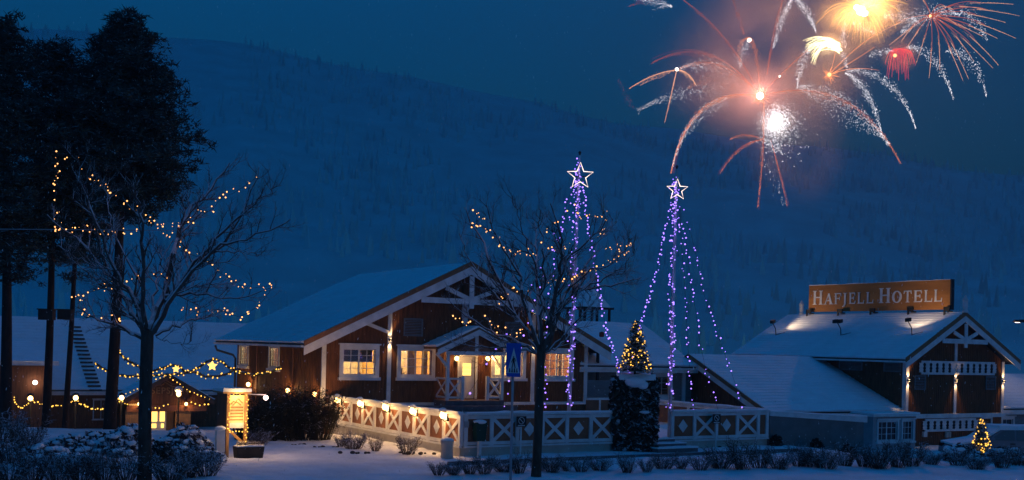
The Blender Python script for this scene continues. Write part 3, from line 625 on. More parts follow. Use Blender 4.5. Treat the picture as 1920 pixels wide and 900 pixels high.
# glazed bay
b0, b1 = onY(1636, 832, -7.0).x, onY(1716, 832, -7.0).x
bay = thing('glazed_bay', 'small bay with white paned windows at the foot of the hotel', 'building', ((b0 + b1) / 2, -7, -1))
wa, wb, wc, wd_ = onY(1646, 800, -7.0).x, onY(1682, 800, -7.0).x, onY(1692, 800, -7.0).x, onY(1711, 800, -7.0).x
hz = [(wa, wb, -0.55, 0.45), (wc, wd_, -0.55, 0.45)]
wl = MB(); wall_holes(wl, FRONT(-7.0), b0, b1, -1.6, 0.72, hz, 0.12); wl.build('wall', 'shadedwhite', bay)
for i, hx in enumerate(hz): window(bay, FRONT(-7.0), *hx, 4 if i == 0 else 3, 3, 0.1, 0.07, glass='darkpane', mull=2 if i == 0 else None)
q = MB(); q.box(b0, b0 + 0.12, -6.88, -5.3, -1.6, 0.72); q.box(b1 - 0.12, b1, -6.88, -5.3, -1.6, 0.72); q.build('side_wall', 'shadedwhite', bay)
q = MB(); q.box(b0 - 0.2, b1 + 0.1, -7.2, -5.6, 0.72, 0.84); q.build('bay_roof', 'white', bay)
q = MB(); snow_slope(q, (b0 - 0.2, -7.2, 0.845), (b1 + 0.1, -7.2, 0.845), (b0 - 0.2, -5.6, 0.845), (b1 + 0.1, -5.6, 0.845), 3, 0.07, 0, 14); q.build('bay_snow', 'snow', bay)
# ================================================================== hotel
HX0, HX1, HXC, HY = 31.91, 40.32, 36.1, -5.83
hotel = thing('hotel', 'brown two storey hotel with snowy gable roof and lit white posts', 'building', (36, HY, -1.1))
wl = MB(); wl.box(HX0, HX1, HY, HY + 0.2, -1.6, 3.8); wl.prism([(HX0, HY, 3.8), (HX1, HY, 3.8), (HXC, HY, 6.15)], (0, 0.2, 0)); wl.build('wall', 'brown', hotel)
wl = MB(); wl.box(HX0, HX0 + 0.2, HY + 0.2, 7.3, -1.6, 3.8); wl.build('wall', 'brown', hotel)
wl = MB(); wl.box(HX1 - 0.2, HX1, HY + 0.2, 7.3, -1.6, 3.8); wl.box(HX0, HX1, 7.3, 7.5, -1.6, 3.8); wl.prism([(HX0, 7.3, 3.8), (HX1, 7.3, 3.8), (HXC, 7.3, 6.15)], (0, 0.2, 0)); wl.build('wall', 'brown', hotel)
bt = MB(); battens(bt, FRONT(HY), HX0 + 0.1, HX1 - 0.1, lambda u: 6.05 - abs(u - HXC) * 0.55, -1.0, []); bt.build('cladding_battens', 'brown', hotel, kind='stuff')
bt = MB(); battens(bt, LEFT(HX0), HY + 0.2, 7.2, lambda u: 3.7, 0.5, [], 0.2); bt.build('cladding_battens', 'brown', hotel, kind='stuff')
gable_d(hotel, 31.2, 41.2, HXC, 3.62, 6.32, HY - 0.55, 7.5, 18, 26, (1.95, 4.86, 4.5), 0.36)
for x in (HX0 + 0.02, HXC - 0.1, HX1 - 0.02):
    q = MB(); q.box(x - 0.11, x + 0.11, HY - 0.08, HY - 0.024, 0.72, 3.75 if abs(x - HXC) > 1 else 4.8); q.build('corner_board', 'white', hotel)
q = MB(); q.box(HX0 - 0.08, HX0 - 0.003, HY + 0.003, HY + 0.2, -0.5, 3.6); q.build('corner_board', 'white', hotel)
q = MB(); q.box(HX0 - 0.1, HX1 + 0.15, HY - 0.2, HY - 0.085, 0.5, 0.74); q.build('belt_board', 'white', hotel)
def balustrade(u0, u1, v0, v1, n):
    """pierced white boards"""
    q = MB(); mbox(q, FRONT(HY - 0.1), u0, u1, v1 - 0.12, v1, 0.0, 0.06); mbox(q, FRONT(HY - 0.1), u0, u1, v0, v0 + 0.12, 0.0, 0.06); o = q.build('balustrade', 'white', hotel)
    stp_ = (u1 - u0) / n
    for i in range(n + 1):
        u = u0 + stp_ * i; hw = stp_ * 0.27; a, b = v0 + 0.12, v1 - 0.12; hh = b - a
        pr_ = [(hw * 1.35, 0), (hw * 0.9, 0.12), (hw * 1.25, 0.25), (hw * 0.85, 0.45), (hw * 1.3, 0.6), (hw * 0.9, 0.82), (hw * 1.35, 1)]
        L_ = [(u - w_, HY - 0.14, a + hh * t) for w_, t in pr_]; R_ = [(u + w_, HY - 0.14, a + hh * t) for w_, t in reversed(pr_)]
        q = MB(); q.prism(L_ + R_, (0, 0.03, 0)); q.build('baluster', 'white', o)
    q = MB(); mbox(q, FRONT(HY - 0.03), u0 + 0.03, u1 - 0.03, v0 + 0.1, v1 - 0.1, 0, 0.02); q.build('shadow_board', 'dark', o)  # dark sheet standing in for the shade between the balusters
balustrade(32.98, 39.4, 2.95, 3.72, 12); balustrade(33.4, 37.8, -0.26, 0.46, 8)
vent(hotel, FRONT(HY - 0.02), 32.55, 33.45, 2.1, 2.9, 8); vent(hotel, FRONT(HY - 0.02), 38.75, 39.65, 2.1, 2.9, 8)
vent(hotel, LEFT(HX0 - 0.02), -2.75, -1.0, 3.05, 3.58, 6); vent(hotel, LEFT(HX0 - 0.02), -5.5, -4.3, 3.05, 3.58, 6)
window(hotel, FRONT(HY), 38.55, 39.3, -0.5, 0.4, 2, 2, 0.14, 0.07, glass='darkpane')
q = MB(); q.box(33.3, 33.6, HY - 0.15, HY - 0.025, -0.55, -0.25); q.build('meter_box', 'white', hotel)
for sx in (-0.1, 0.14): q = MB(); q.lathe((35.4 + sx, HY - 0.1, -0.62), [(0.09, 0), (0.1, 0.05), (0.1, 0.3), (0.04, 0.34)], 8); q.build('wall_pipe', 'concrete', hotel)
for y, dx in ((-6.36, 0), (6.3, 0)):
    q = MB(); q.lathe((HXC, y, 6.5), [(0.16, 0), (0.16, 0.12), (0.1, 0.2), (0.15, 0.35), (0.14, 0.65), (0.18, 0.7), (0.1, 0.85), (0.02, 1.0)], 10); q.build('finial', 'white', hotel)
# annexe right of the hotel
ax = thing('annexe', 'dim annexe with snowy lean roof right of the hotel', 'building', (44, -5, -1))
gable_e(ax, 40.35, 56, -5.6, -1.5, 0.82, 2.75, 12)
wl = MB(); wall_holes(wl, FRONT(-5.2), 40.35, 56, -1.6, 0.8, [(41.3, 42.3, -0.7, 0.3)], 0.2); wl.build('wall', 'greywood', ax)
window(ax, FRONT(-5.2), 41.3, 42.3, -0.7, 0.3, 2, 2, 0.14, 0.07, glass='darkpane')
# rooftop sign
XS = HXC - 0.05
pL, pR, tL, tR = onX(1516, 585, XS), onX(1781, 580, XS), onX(1516, 537, XS), onX(1781, 523, XS)
yl_, yr_ = pL.y, pR.y; zb, zt = (pL.z + pR.z) / 2, (tL.z + tR.z) / 2
sg = thing('rooftop_sign', 'wide orange brown HAFJELL HOTELL sign on the hotel ridge', 'sign', (XS, (yl_ + yr_) / 2, 6.5))
n = 5
q = MB(); q.box(XS, XS + 0.22, yr_, yl_, zb, zt); sgb = q.build('sign_board', 'signwood', sg)
q = MB(); q.box(XS - 0.02, XS + 0.24, yr_ - 0.09, yr_ - 0.003, zb - 0.02, zt + 0.02); q.build('sign_edge', 'dark', sg)
q = MB(); snow_slope(q, (XS, yr_, zt), (XS, yl_, zt), (XS + 0.22, yr_, zt), (XS + 0.22, yl_, zt), 2, 0.03, 0, 40, 0.02); q.build('sign_snow', 'snow', sg)
for px in (1518, 1576, 1637, 1708, 1776):
    y = onX(px, 588, XS).y; q = MB()
    q.box(XS - 0.28, XS - 0.2, y - 0.05, y + 0.05, 6.2, 6.85); q.box(XS - 0.28, XS + 0.1, y - 0.3, y - 0.22, 6.55, 6.63); q.box(XS - 0.28, XS - 0.2, y - 0.35, y + 0.05, 6.6, 6.85); q.bar((XS - 0.24, y, 6.8), (XS + 0.3, y, 6.4), 0.06, 0.06); q.build('sign_bracket', 'metal', sg)
def serif_letter(ch):
    """unit letters (width 1, height 1): strokes as polygons"""
    S = 0.20; t = 0.09; sf = 0.055
    stem = lambda x: [[(x, 0), (x + S, 0), (x + S, 1), (x, 1)], [(x - 0.09, 0), (x + S + 0.09, 0), (x + S + 0.09, sf), (x - 0.09, sf)], [(x - 0.09, 1 - sf), (x + S + 0.09, 1 - sf), (x + S + 0.09, 1), (x - 0.09, 1)]]
    hb = lambda x0, x1, y, th=t: [[(x0, y), (x1, y), (x1, y + th), (x0, y + th)]]
    if ch == 'H': return stem(0.09) + stem(0.71) + hb(0.27, 0.73, 0.47)
    if ch == 'L': return stem(0.12) + hb(0.3, 0.97, 0, t) + [[(0.86, 0.08), (0.97, 0.08), (0.99, 0.32), (0.93, 0.32)]]
    if ch == 'E': return stem(0.12) + hb(0.3, 0.92, 0, t) + hb(0.3, 0.75, 0.47) + hb(0.3, 0.9, 1 - t, t) + [[(0.83, 0.08), (0.95, 0.08), (0.99, 0.28), (0.93, 0.28)], [(0.82, 0.92), (0.87, 0.72), (0.92, 0.72), (0.93, 0.92)], [(0.7, 0.36), (0.77, 0.36), (0.77, 0.66), (0.7, 0.66)]]
    if ch == 'F': return stem(0.12) + hb(0.3, 0.78, 0.47) + hb(0.3, 0.95, 1 - t, t) + [[(0.86, 0.92), (0.91, 0.7), (0.97, 0.7), (0.98, 0.92)], [(0.72, 0.36), (0.79, 0.36), (0.79, 0.66), (0.72, 0.66)]]
    if ch == 'T': return [[(0.4, 0), (0.6, 0), (0.6, 1), (0.4, 1)], [(0.28, 0), (0.72, 0), (0.72, sf), (0.28, sf)]] + hb(0.03, 0.97, 1 - t, t) + [[(0.0, 0.72), (0.06, 0.72), (0.13, 0.92), (0.03, 0.92)], [(0.87, 0.92), (0.94, 0.72), (1.0, 0.72), (0.97, 0.92)]]
    if ch == 'A': return [[(0.08, 0), (0.17, 0), (0.53, 0.93), (0.48, 1.0)], [(0.66, 0), (0.9, 0), (0.58, 1.0), (0.42, 1.0)]] + hb(0.27, 0.74, 0.3, 0.08) + [[(-0.02, 0), (0.28, 0), (0.28, sf), (-0.02, sf)], [(0.56, 0), (1.02, 0), (1.02, sf), (0.56, sf)]]
    if ch == 'J': return [[(0.45, -0.02), (0.75, -0.02), (0.75, 1), (0.45, 1)], [(0.25, 1 - sf), (0.95, 1 - sf), (0.95, 1), (0.25, 1)], [(0.45, 0.0), (0.75, 0.0), (0.55, -0.2), (0.3, -0.26), (0.12, -0.26), (0.12, -0.19), (0.33, -0.15)]]
    if ch == 'O':
        out = []; N_ = 24
        for i in range(N_):
            a0, a1 = 2*math.pi*i/N_, 2*math.pi*(i+1)/N_
            o_ = lambda a: (0.5 + 0.5*math.cos(a), 0.5 + 0.52*math.sin(a)); i_ = lambda a: (0.5 + 0.29*math.cos(a), 0.5 + 0.44*math.sin(a))
            out.append([i_(a0), o_(a0), o_(a1), i_(a1)])
        return out
spec = [('H', 157, 275, 1), ('A', 290, 402, 0), ('F', 413, 499, 0), ('J', 503, 568, 0), ('E', 588, 670, 0), ('L', 690, 772, 0), ('L', 795, 882, 0), ('H', 950, 1085, 1), ('O', 1108, 1222, 0), ('T', 1245, 1340, 0), ('E', 1365, 1469, 0), ('L', 1490, 1590, 0), ('L', 1608, 1707, 0)]
hh = zt - zb
for ch, x0, x1, big in spec:
    ya, yb_ = onX(1500 + x0 / 6.4, 565, XS).y, onX(1500 + x1 / 6.4, 565, XS).y
    base_z = zb + hh * 0.27; hgt = hh * (0.53 if big else 0.41); q = MB()
    for k_, poly in enumerate(serif_letter(ch)):
        dpt = 0.03 + 0.0015 * k_
        q.prism([(XS - 0.003, ya + (yb_ - ya) * u, base_z + hgt * v) for u, v in poly], (-dpt, 0, 0))
    q.build('letter', 'white', sg)
# floodlights standing on the hotel roof
def roof_pt(px, py):
    a, b = ab(px, py); d = Vector((a, 1, b)); nloc = Vector((-(6.32 - 3.62), 0, HXC - 31.2)).normalized()
    nw = Vector((nloc.x * ct, nloc.x * st, nloc.z)); p0 = wld(31.2, 0, 3.62 + 0.26); t = (p0 - Vector((0, 0, EYE))).dot(nw) / d.dot(nw)
    return loc(Vector((0, 0, EYE)) + d * t)
def flood(px, py, label, heads, on):
    p = roof_pt(px, py); f = thing('floodlight', label, 'floodlight', tuple(p), 'floodlights on the hotel roof')
    top = p + Vector((-0.15, 0.15, 0.75)); q = MB(); q.tube([p - Vector((0, 0, 0.1)), p + Vector((-0.05, 0, 0.4)), top], 0.03, 6); q.bar(p + Vector((0.3, -0.5, 0.17)), p + Vector((0, 0, 0.02)), 0.05, 0.04); q.build('stand', 'metal', f)
    for i in range(heads):
        c = top + Vector((0, -0.35 * i + (0.17 if heads > 1 else 0), 0.08)); q = MB()
        q.hexa([c + Vector(v) for v in ((-0.14, -0.13, -0.1), (0.1, -0.13, -0.04), (0.1, 0.13, -0.04), (-0.14, 0.13, -0.1), (-0.14, -0.13, 0.1), (0.1, -0.13, 0.16), (0.1, 0.13, 0.16), (-0.14, 0.13, 0.1))]); q.build('lamp_head', 'metal', f)
        if on:
            q = MB(); q.box(c.x + 0.101, c.x + 0.106, c.y - 0.11, c.y + 0.11, c.z - 0.02, c.z + 0.14); q.build('lens', 'lens', f)
            light('SPOT', f, c + Vector((0.16, 0, 0.05)), on, (1.0, 0.72, 0.45), 0.06, aim=(HXC - 0.8, c.y - on_shift, 6.7), cone=105, blend=0.8)
on_shift = 1.6
flood(1455, 628, 'lit floodlight at the far left of the hotel roof', 1, 100)
flood(1577, 629, 'unlit pair of floodlights in the middle of the hotel roof', 2, 0)
on_shift = -0.6
flood(1710, 628, 'lit floodlight nearest the hotel gable', 1, 85)
# ================================================================== reception building on the left
RY = onX(130, 735, 0).y
rc = loc(atZ(130, 735, 78)); RYF = rc.y; ZRE = rc.z
xa_, xb_ = onY(-500, 735, RYF).x, onY(540, 735, RYF).x
rec = thing('reception_building', 'long low building with a broad snow roof behind the pine trunks', 'building', ((xa_ + xb_) / 2, RYF, -2.6))
rt = onY(130, 601, RYF + 9.0)
rroof = gable_e(rec, xa_, xb_, RYF, RYF + 9.0, ZRE, rt.z, 22, 40)
wl = MB(); wl.box(xa_ + 0.4, xb_ - 0.4, RYF + 0.5, RYF + 0.7, -3.2, ZRE); wl.box(xb_ - 0.6, xb_ - 0.4, RYF + 0.7, RYF + 17, -3.2, ZRE); wl.build('wall', 'brown', rec)
for px in (182, 196): p = onY(px, 765, RYF + 0.5); window(rec, FRONT(RYF + 0.5), p.x - 0.22, p.x + 0.22, -1.9, -0.6, 1, 2, 0.07, 0.05, glass='doorlight')
# roof ladder
ld = thing('roof_ladder', 'dark ladder running up the snow roof behind the pines', 'ladder', (onY(180, 732, RYF).x, RYF, ZRE))
for i in range(17):
    t = i / 16; px, py = 179 - 39 * t, 731 - 118 * t; yv = 0.0
    lo, hi = 0.0, 9.0
    for _ in range(30):
        m = (lo + hi) / 2; p = onY(px, py, RYF + m); zs = ZRE + (rt.z - ZRE) * m / 9.0 + 0.3
        if p.z > zs: lo = m
        else: hi = m
    p = onY(px, py, RYF + m); q = MB(); q.box(p.x - 0.42, p.x + 0.42, p.y - 0.1, p.y + 0.1, p.z - 0.06, p.z + 0.06); q.build('rung', 'ladder', ld)
# projecting wing at the left edge
pw = thing('entrance_wing', 'dim flat fronted wing at the left edge below the snow roof', 'building', (onY(50, 790, RYF - 6).x, RYF - 6, -2.6))
e0, e1 = onY(-300, 674, RYF - 6).x, onY(110, 677, RYF - 6).x; ez = onY(55, 676, RYF - 6).z
q = MB(); q.box(e0, e1 - 0.4, RYF - 5.6, RYF + 3, -3.2, ez - 0.35); q.build('wall', 'brown', pw)
q = MB(); q.prism([(e0, RYF - 6, ez - 0.3), (e1, RYF - 6, ez - 0.3), (e1, RYF - 6, ez - 0.12), (e0, RYF - 6, ez - 0.12)], (0, 9, 1.2)); q.build('roof', 'dark', pw)
q = MB(); q.bar((e0, RYF - 6.1, ez - 0.2), (e1, RYF - 6.1, ez - 0.2), 0.1, 0.22); q.build('fascia', 'white', pw)
q = MB(); snow_slope(q, (e0, RYF - 6, ez - 0.11), (e1, RYF - 6, ez - 0.11), (e0, RYF + 3, ez + 1.09), (e1, RYF + 3, ez + 1.09), 10, 0.08, 0.03, 16); q.build('roof_snow', 'snow', pw)
# reception gable
GY = RYF - 3.0
ap = onY(312, 704, GY); lf = onY(226, 752, GY); rg = onY(398, 752, GY)
gl = thing('reception_porch', 'gabled reception entrance with lit glass doors left of the restaurant', 'building', (ap.x, GY, -2.7))
hw_ = (rg.x - lf.x) / 2; gc = (rg.x + lf.x) / 2; gze = (lf.z + rg.z) / 2
th = 0.12; q = MB(); q.prism([(gc - hw_, GY - 0.5, gze), (gc, GY - 0.5, ap.z), (gc + hw_, GY - 0.5, gze), (gc + hw_, GY - 0.5, gze + th), (gc, GY - 0.5, ap.z + th), (gc - hw_, GY - 0.5, gze + th)], (0, 4, 0)); gr_ = q.build('roof', 'barge', gl)
for s_ in (-1, 1):
    q = MB(); snow_slope(q, (gc + s_ * hw_, GY - 0.5, gze + th), (gc + s_ * hw_, GY + 3.5, gze + th), (gc, GY - 0.5, ap.z + th), (gc, GY + 3.5, ap.z + th), 6, 0.06, 0.02, 8); q.build('roof_snow', 'snow', gr_)
    q = MB(); q.prism([(gc + s_ * hw_, GY - 0.55, gze - 0.25), (gc, GY - 0.55, ap.z - 0.2), (gc, GY - 0.55, ap.z + 0.05), (gc + s_ * hw_, GY - 0.55, gze + 0.0)], (0, 0.06, 0)); q.build('barge_board', 'brown2', gr_)
q = MB(); q.prism([(gc - hw_ + 0.5, GY, gze - 0.6), (gc + hw_ - 0.5, GY, gze - 0.6), (gc + hw_ - 0.5, GY, gze + 0.2), (gc, GY, ap.z - 0.05), (gc - hw_ + 0.5, GY, gze + 0.2)], (0, 0.15, 0)); q.build('gable_wall', 'brown', gl)
q = MB(); q.box(gc - hw_ + 0.4, gc + hw_ - 0.4, GY - 0.1, GY - 0.004, gze - 0.72, gze - 0.3); q.build('entrance_beam', 'brown2', gl)
dx0, dx1 = onY(280, 780, GY).x, onY(312, 780, GY).x; dz1, dz0 = onY(296, 768, GY).z, onY(296, 806, GY).z
for px in ((236, 262), (330, 358)):
    q = MB(); q.box(onY(px[0], 770, GY).x, onY(px[1], 770, GY).x, GY + 0.02, GY + 0.2, -3.2, gze - 0.6); q.build('entrance_wall', 'timber', gl)
q = MB(); q.box(onY(262, 770, GY).x, onY(330, 770, GY).x, GY + 0.6, GY + 0.7, -3.2, gze - 0.6); q.build('recess_wall', 'timber', gl)
for a, b in ((279, 297), (302, 311)):
    xa2, xb2 = onY(a, 780, GY).x, onY(b, 780, GY).x
    q = MB(); q.box(xa2 - 0.12, xb2 + 0.12, GY + 0.35, GY + 0.42, -2.9, dz1 + 0.12); dd = q.build('door', 'white', gl)
    q = MB(); q.box(xa2, xb2, GY + 0.32, GY + 0.345, onY(290, 791, GY).z, dz1); q.build('pane', 'doorlight', dd)
    q = MB(); q.box(xa2 + 0.1, xb2 - 0.05, GY + 0.32, GY + 0.345, onY(290, 803, GY).z, onY(290, 795, GY).z); q.build('pane', 'doorlight', dd)
# RESEPSJON lettering and roof emblem
tx = bpy.data.curves.new('sign_text', 'FONT'); tx.body = 'RESEPSJON'; tx.size = 0.62; tx.extrude = 0.02; tx.align_x = 'CENTER'; tx.offset = 0.008; tx.space_character = 1.15
to = bpy.data.objects.new('sign_text_tmp', tx); COL.objects.link(to); bpy.context.view_layer.update()
me = bpy.data.meshes.new_from_object(to.evaluated_get(bpy.context.evaluated_depsgraph_get())); bpy.data.objects.remove(to)
me.materials.clear(); me.materials.append(M['timber'])
to = bpy.data.objects.new('lettering', me); COL.objects.link(to); to.parent = gl; to.rotation_euler = (math.pi / 2, 0, 0)
to.location = Vector((onY(308, 740, GY).x, GY - 0.04, onY(308, 738, GY).z)) - Vector(gl['base'])
for dz_ in (0, 0.18):
    q = MB(); zz = onY(308, 722, GY).z - dz_; xx = onY(308, 720, GY).x
    q.tube([(xx - 0.75, GY - 0.03, zz), (xx - 0.35, GY - 0.03, zz + 0.22), (xx - 0.2, GY - 0.03, zz + 0.15), (xx + 0.05, GY - 0.03, zz + 0.38), (xx + 0.5, GY - 0.03, zz + 0.1), (xx + 0.85, GY - 0.03, zz + 0.06)], 0.03, 5); q.build('emblem_line', 'timber', gl)
q = MB(); p = onY(250, 764, GY); q.box(p.x - 0.3, p.x + 0.3, GY - 0.02, GY + 0.015, p.z - 0.25, p.z + 0.25); q.build('notice_board', 'board', gl)
# ================================================================== lamps
LC = (1.0, 0.56, 0.2)
def lantern(p, out, label, energy=6.0, snowcap=True, g=None, arm=0.22):
    """wall lantern: p is the fixing point, out the unit vector away from the wall"""
    p = Vector(p); out = Vector(out); f = thing('wall_lantern', label, 'lantern', tuple(p), g)
    c = p + out * arm
    q = MB(); q.bar(p + Vector((0, 0, -0.22)), p + Vector((0, 0, 0.12)), 0.09, 0.03, (0.3, 0.9, 0)); q.tube([p + Vector((0, 0, -0.15)), p + out * arm * 0.6 + Vector((0, 0, -0.22)), c + Vector((0, 0, -0.14))], 0.018, 6); q.build('bracket', 'metal', f)
    q = MB(); q.ball(c, 0.105, 12, 8, 1.1); q.build('globe', 'globe', f, True)
    q = MB(); q.lathe(c + Vector((0, 0, 0.135)), [(0.15, 0), (0.12, 0.04), (0.03, 0.08), (0.015, 0.12)], 10); q.build('cap', 'metal', f)
    q = MB(); q.lathe(c + Vector((0, 0, -0.17)), [(0.05, 0), (0.08, 0.03)], 10); q.build('cup', 'metal', f)
    if snowcap: q = MB(); q.ball(c + Vector((0, 0, 0.2)), 0.15, 10, 6, 0.6); q.build('cap_snow', 'snow', f, True)
    light('POINT', f, c + out * 0.13 + Vector((0, 0, -0.02)), energy, LC, 0.06)
    light('POINT', f, p + out * 0.07 + Vector((0, 0.12, -0.05)), energy * 0.25, LC, 0.03)  # second light, added to warm the boards beside the globe
for i, nm in enumerate(('nearest the terrace corner', 'second from the terrace corner', 'in the middle of the side fence', 'fourth from the terrace corner', 'fifth from the terrace corner')):
    lantern((TX0 - 0.065, -11.55 + 2.52 * i, 1.40), (-1, 0, 0), 'glowing globe lantern on the terrace side fence, ' + nm, 30.0, True, 'lanterns along the terrace')
lantern((-0.06, 0.3, 1.58), (-1, 0, 0), 'glowing globe lantern at the front left corner of the restaurant', 26.0, False, 'lanterns along the terrace')
lantern((-0.03, 3.89, 1.58), (-1, 0, 0), 'glowing globe lantern on the side wall, above the dark hedge', 26.0, False, 'lanterns along the terrace')
lantern((-0.03, 9.97, 1.62), (-1, 0, 0), 'glowing globe lantern on the far side wall, beside the info board', 26.0, False, 'lanterns along the terrace')
for px, nm in ((853, 'left'), (911, 'right')):
    p = onY(px, 672, 0); lantern((p.x, -0.03, p.z), (0, -1, 0), 'small amber porch lantern %s of the front door' % nm, 20, False, 'porch lanterns', 0.16)
def updown(x, y, z, label, e=9.0, grp='up and down lights on white posts'):
    f = thing('wall_light', label, 'wall light', (x, y, z), grp)
    q = MB(); q.box(x - 0.05, x + 0.05, y - 0.14, y, z - 0.05, z + 0.05); q.build('housing', 'metal', f)
    for s_ in (-1, 1):
        q = MB(); q.lathe((x, y - 0.085, z + s_ * 0.055 - 0.004), [(0.035, 0), (0.035, 0.008)], 10); q.build('lens', 'lens', f)
        light('SPOT', f, (x, y - 0.1, z + s_ * 0.08), e, (1.0, 0.6, 0.25), 0.025, aim=(x, y - 0.04, z + s_ * 1.0), cone=75, blend=0.7)
updown(3.22, -0.075, 4.13, 'up and down light on the left white post of the restaurant gable', 34)
updown(11.13, -0.075, 4.16, 'up and down light on the restaurant post behind the bare tree', 34)
for x, nm in ((HX0 + 0.05, 'left corner'), (HXC - 0.1, 'middle post'), (HX1 - 0.05, 'right corner')):
    updown(x, HY - 0.085, 2.6, 'up and down light on the %s of the hotel gable' % nm, 30)
def lamppost(px, py, Z, label, e=9.0, cap=False):
    c = atZ(px, py, Z); g_ = gz(c.x, c.y); f = thing('lamp_post', label, 'lamp post', (c.x, c.y, g_), 'lamp posts by the reception', site=False)
    q = MB(); q.lathe((c.x, c.y, g_), [(0.09, 0), (0.09, 0.3), (0.05, 0.35), (0.045, c.z - g_ - 0.2)], 8); q.build('post', 'metal', f)
    q = MB(); q.ball(c, 0.13, 12, 8, 1.05); q.build('globe', 'globe', f, True)
    q = MB(); q.lathe((c.x, c.y, c.z - 0.24), [(0.05, 0), (0.12, 0.05), (0.12, 0.08)], 8); q.build('collar', 'metal', f)
    q = MB(); q.lathe((c.x, c.y, c.z + 0.17), [(0.2, 0), (0.15, 0.06), (0.03, 0.12)], 10); q.build('cap', 'metal', f)
    if cap: q = MB(); q.ball((c.x, c.y, c.z + 0.27), 0.24, 10, 6, 0.8); q.build('cap_snow', 'snow', f, True)
    l = light('POINT', f, c + Vector((0, -0.26, 0)), e, LC, 0.1)
for px, py, Z, nm, cp_ in ((57, 747, 60, 'leftmost globe lamp post of the row, among the pines', 0), (142, 746, 61, 'globe lamp post between the thin pine and the thick pine', 0), (228, 746, 62, 'globe lamp post just right of the thick pine', 0), (335, 739, 64, 'tall globe lamp post with snow cap at the reception doors', 1)):
    lamppost(px, py, Z, nm, 24, bool(cp_))
for px, nm in ((259, 'left'), (347, 'right')):
    p = onY(px, 757, GY); lantern((p.x, GY + 0.01, p.z), (0, -1, 0), 'amber wall lantern %s of the reception doors' % nm, 16.0, False, 'reception wall lanterns', 0.3)
p = onY(65, 717, RYF - 5.6); f = thing('wall_spot', 'bright white wall spotlight on the dim entrance wing', 'wall light', (p.x, RYF - 5.62, p.z))
q = MB(); q.ball((p.x, RYF - 5.8, p.z), 0.15, 10, 6); q.build('globe', 'pinkglobe', f); q = MB(); q.box(p.x - 0.1, p.x + 0.1, RYF - 5.66, RYF - 5.605, p.z - 0.14, p.z + 0.14); q.build('bracket', 'metal', f)
light('POINT', f, (p.x, RYF - 6.1, p.z), 8, (1, 0.8, 0.65), 0.08)
# street lamp at the right edge
c = atZ(1916, 604, 70); f = thing('street_lamp', 'tall street lamp at the right edge above the annexe', 'street lamp', (c.x + 0.6, c.y, -1.1), site=False)
q = MB(); q.lathe((c.x + 0.6, c.y, -1.1), [(0.12, 0), (0.08, 2), (0.06, c.z + 1.2)], 8); q.build('post', 'metal', f)
q = MB(); q.bar((c.x + 0.6, c.y, c.z + 0.1), (c.x - 0.1, c.y, c.z + 0.05), 0.08, 0.08); q.build('arm', 'metal', f)
q = MB(); q.hexa([(c.x - 0.55, c.y - 0.14, c.z - 0.02), (c.x + 0.1, c.y - 0.14, c.z - 0.02), (c.x + 0.1, c.y + 0.14, c.z - 0.02), (c.x - 0.55, c.y + 0.14, c.z - 0.02), (c.x - 0.45, c.y - 0.1, c.z + 0.14), (c.x + 0.1, c.y - 0.1, c.z + 0.16), (c.x + 0.1, c.y + 0.1, c.z + 0.16), (c.x - 0.45, c.y + 0.1, c.z + 0.14)]); q.build('lamp_head', 'metal', f)
q = MB(); q.box(c.x - 0.4, c.x - 0.15, c.y - 0.08, c.y + 0.08, c.z - 0.035, c.z - 0.022); q.build('lens', 'pinkglobe', f)
light('SPOT', f, (c.x - 0.2, c.y, c.z - 0.1), 45, (1, 0.7, 0.6), 0.1, aim=(c.x - 0.2, c.y - 0.3, c.z - 2), cone=140)
# ================================================================== light strings
def resample(pts, step):
    out = [pts[0]]; acc = 0.0
    for a, b in zip(pts, pts[1:]):
        L_ = (b - a).length; t = step - acc
        while t < L_: out.append(a.lerp(b, t / L_)); t += step
        acc = (acc + L_) % step
    return out
def string(label, pts, step, m, r, grp, jit=0.05, name='light_string', rj=0.35, sag=0.0, cat='light string', skip=0.0):
    pts = [Vector(p) for p in pts]; b = Vector(pts[0]); o = thing(name, label, cat, tuple(b), grp, site=False)
    q = MB(); q.tube(pts, 0.006, 3); q.build('cord', 'dark', o)
    q = MB(); rnd = random.Random(len(label) * 7 + int(pts[0].x * 100))
    for p in resample(pts, step):
        if rnd.random() < skip: continue
        c = p + Vector((rnd.uniform(-1, 1), rnd.uniform(-1, 1), rnd.uniform(-1, 1))) * jit
        q.ball(c, r * rnd.uniform(1 - rj, 1 + rj), 6, 4)
    q.build('bulbs', m, o, kind='stuff')
    return o
def pxs(lst, Z, dz=0.0, wob=0.0):
    n = len(lst); return [atZ(x, y, Z + dz * i / max(1, n - 1) + wob * math.sin(i * 1.7)) for i, (x, y) in enumerate(lst)]
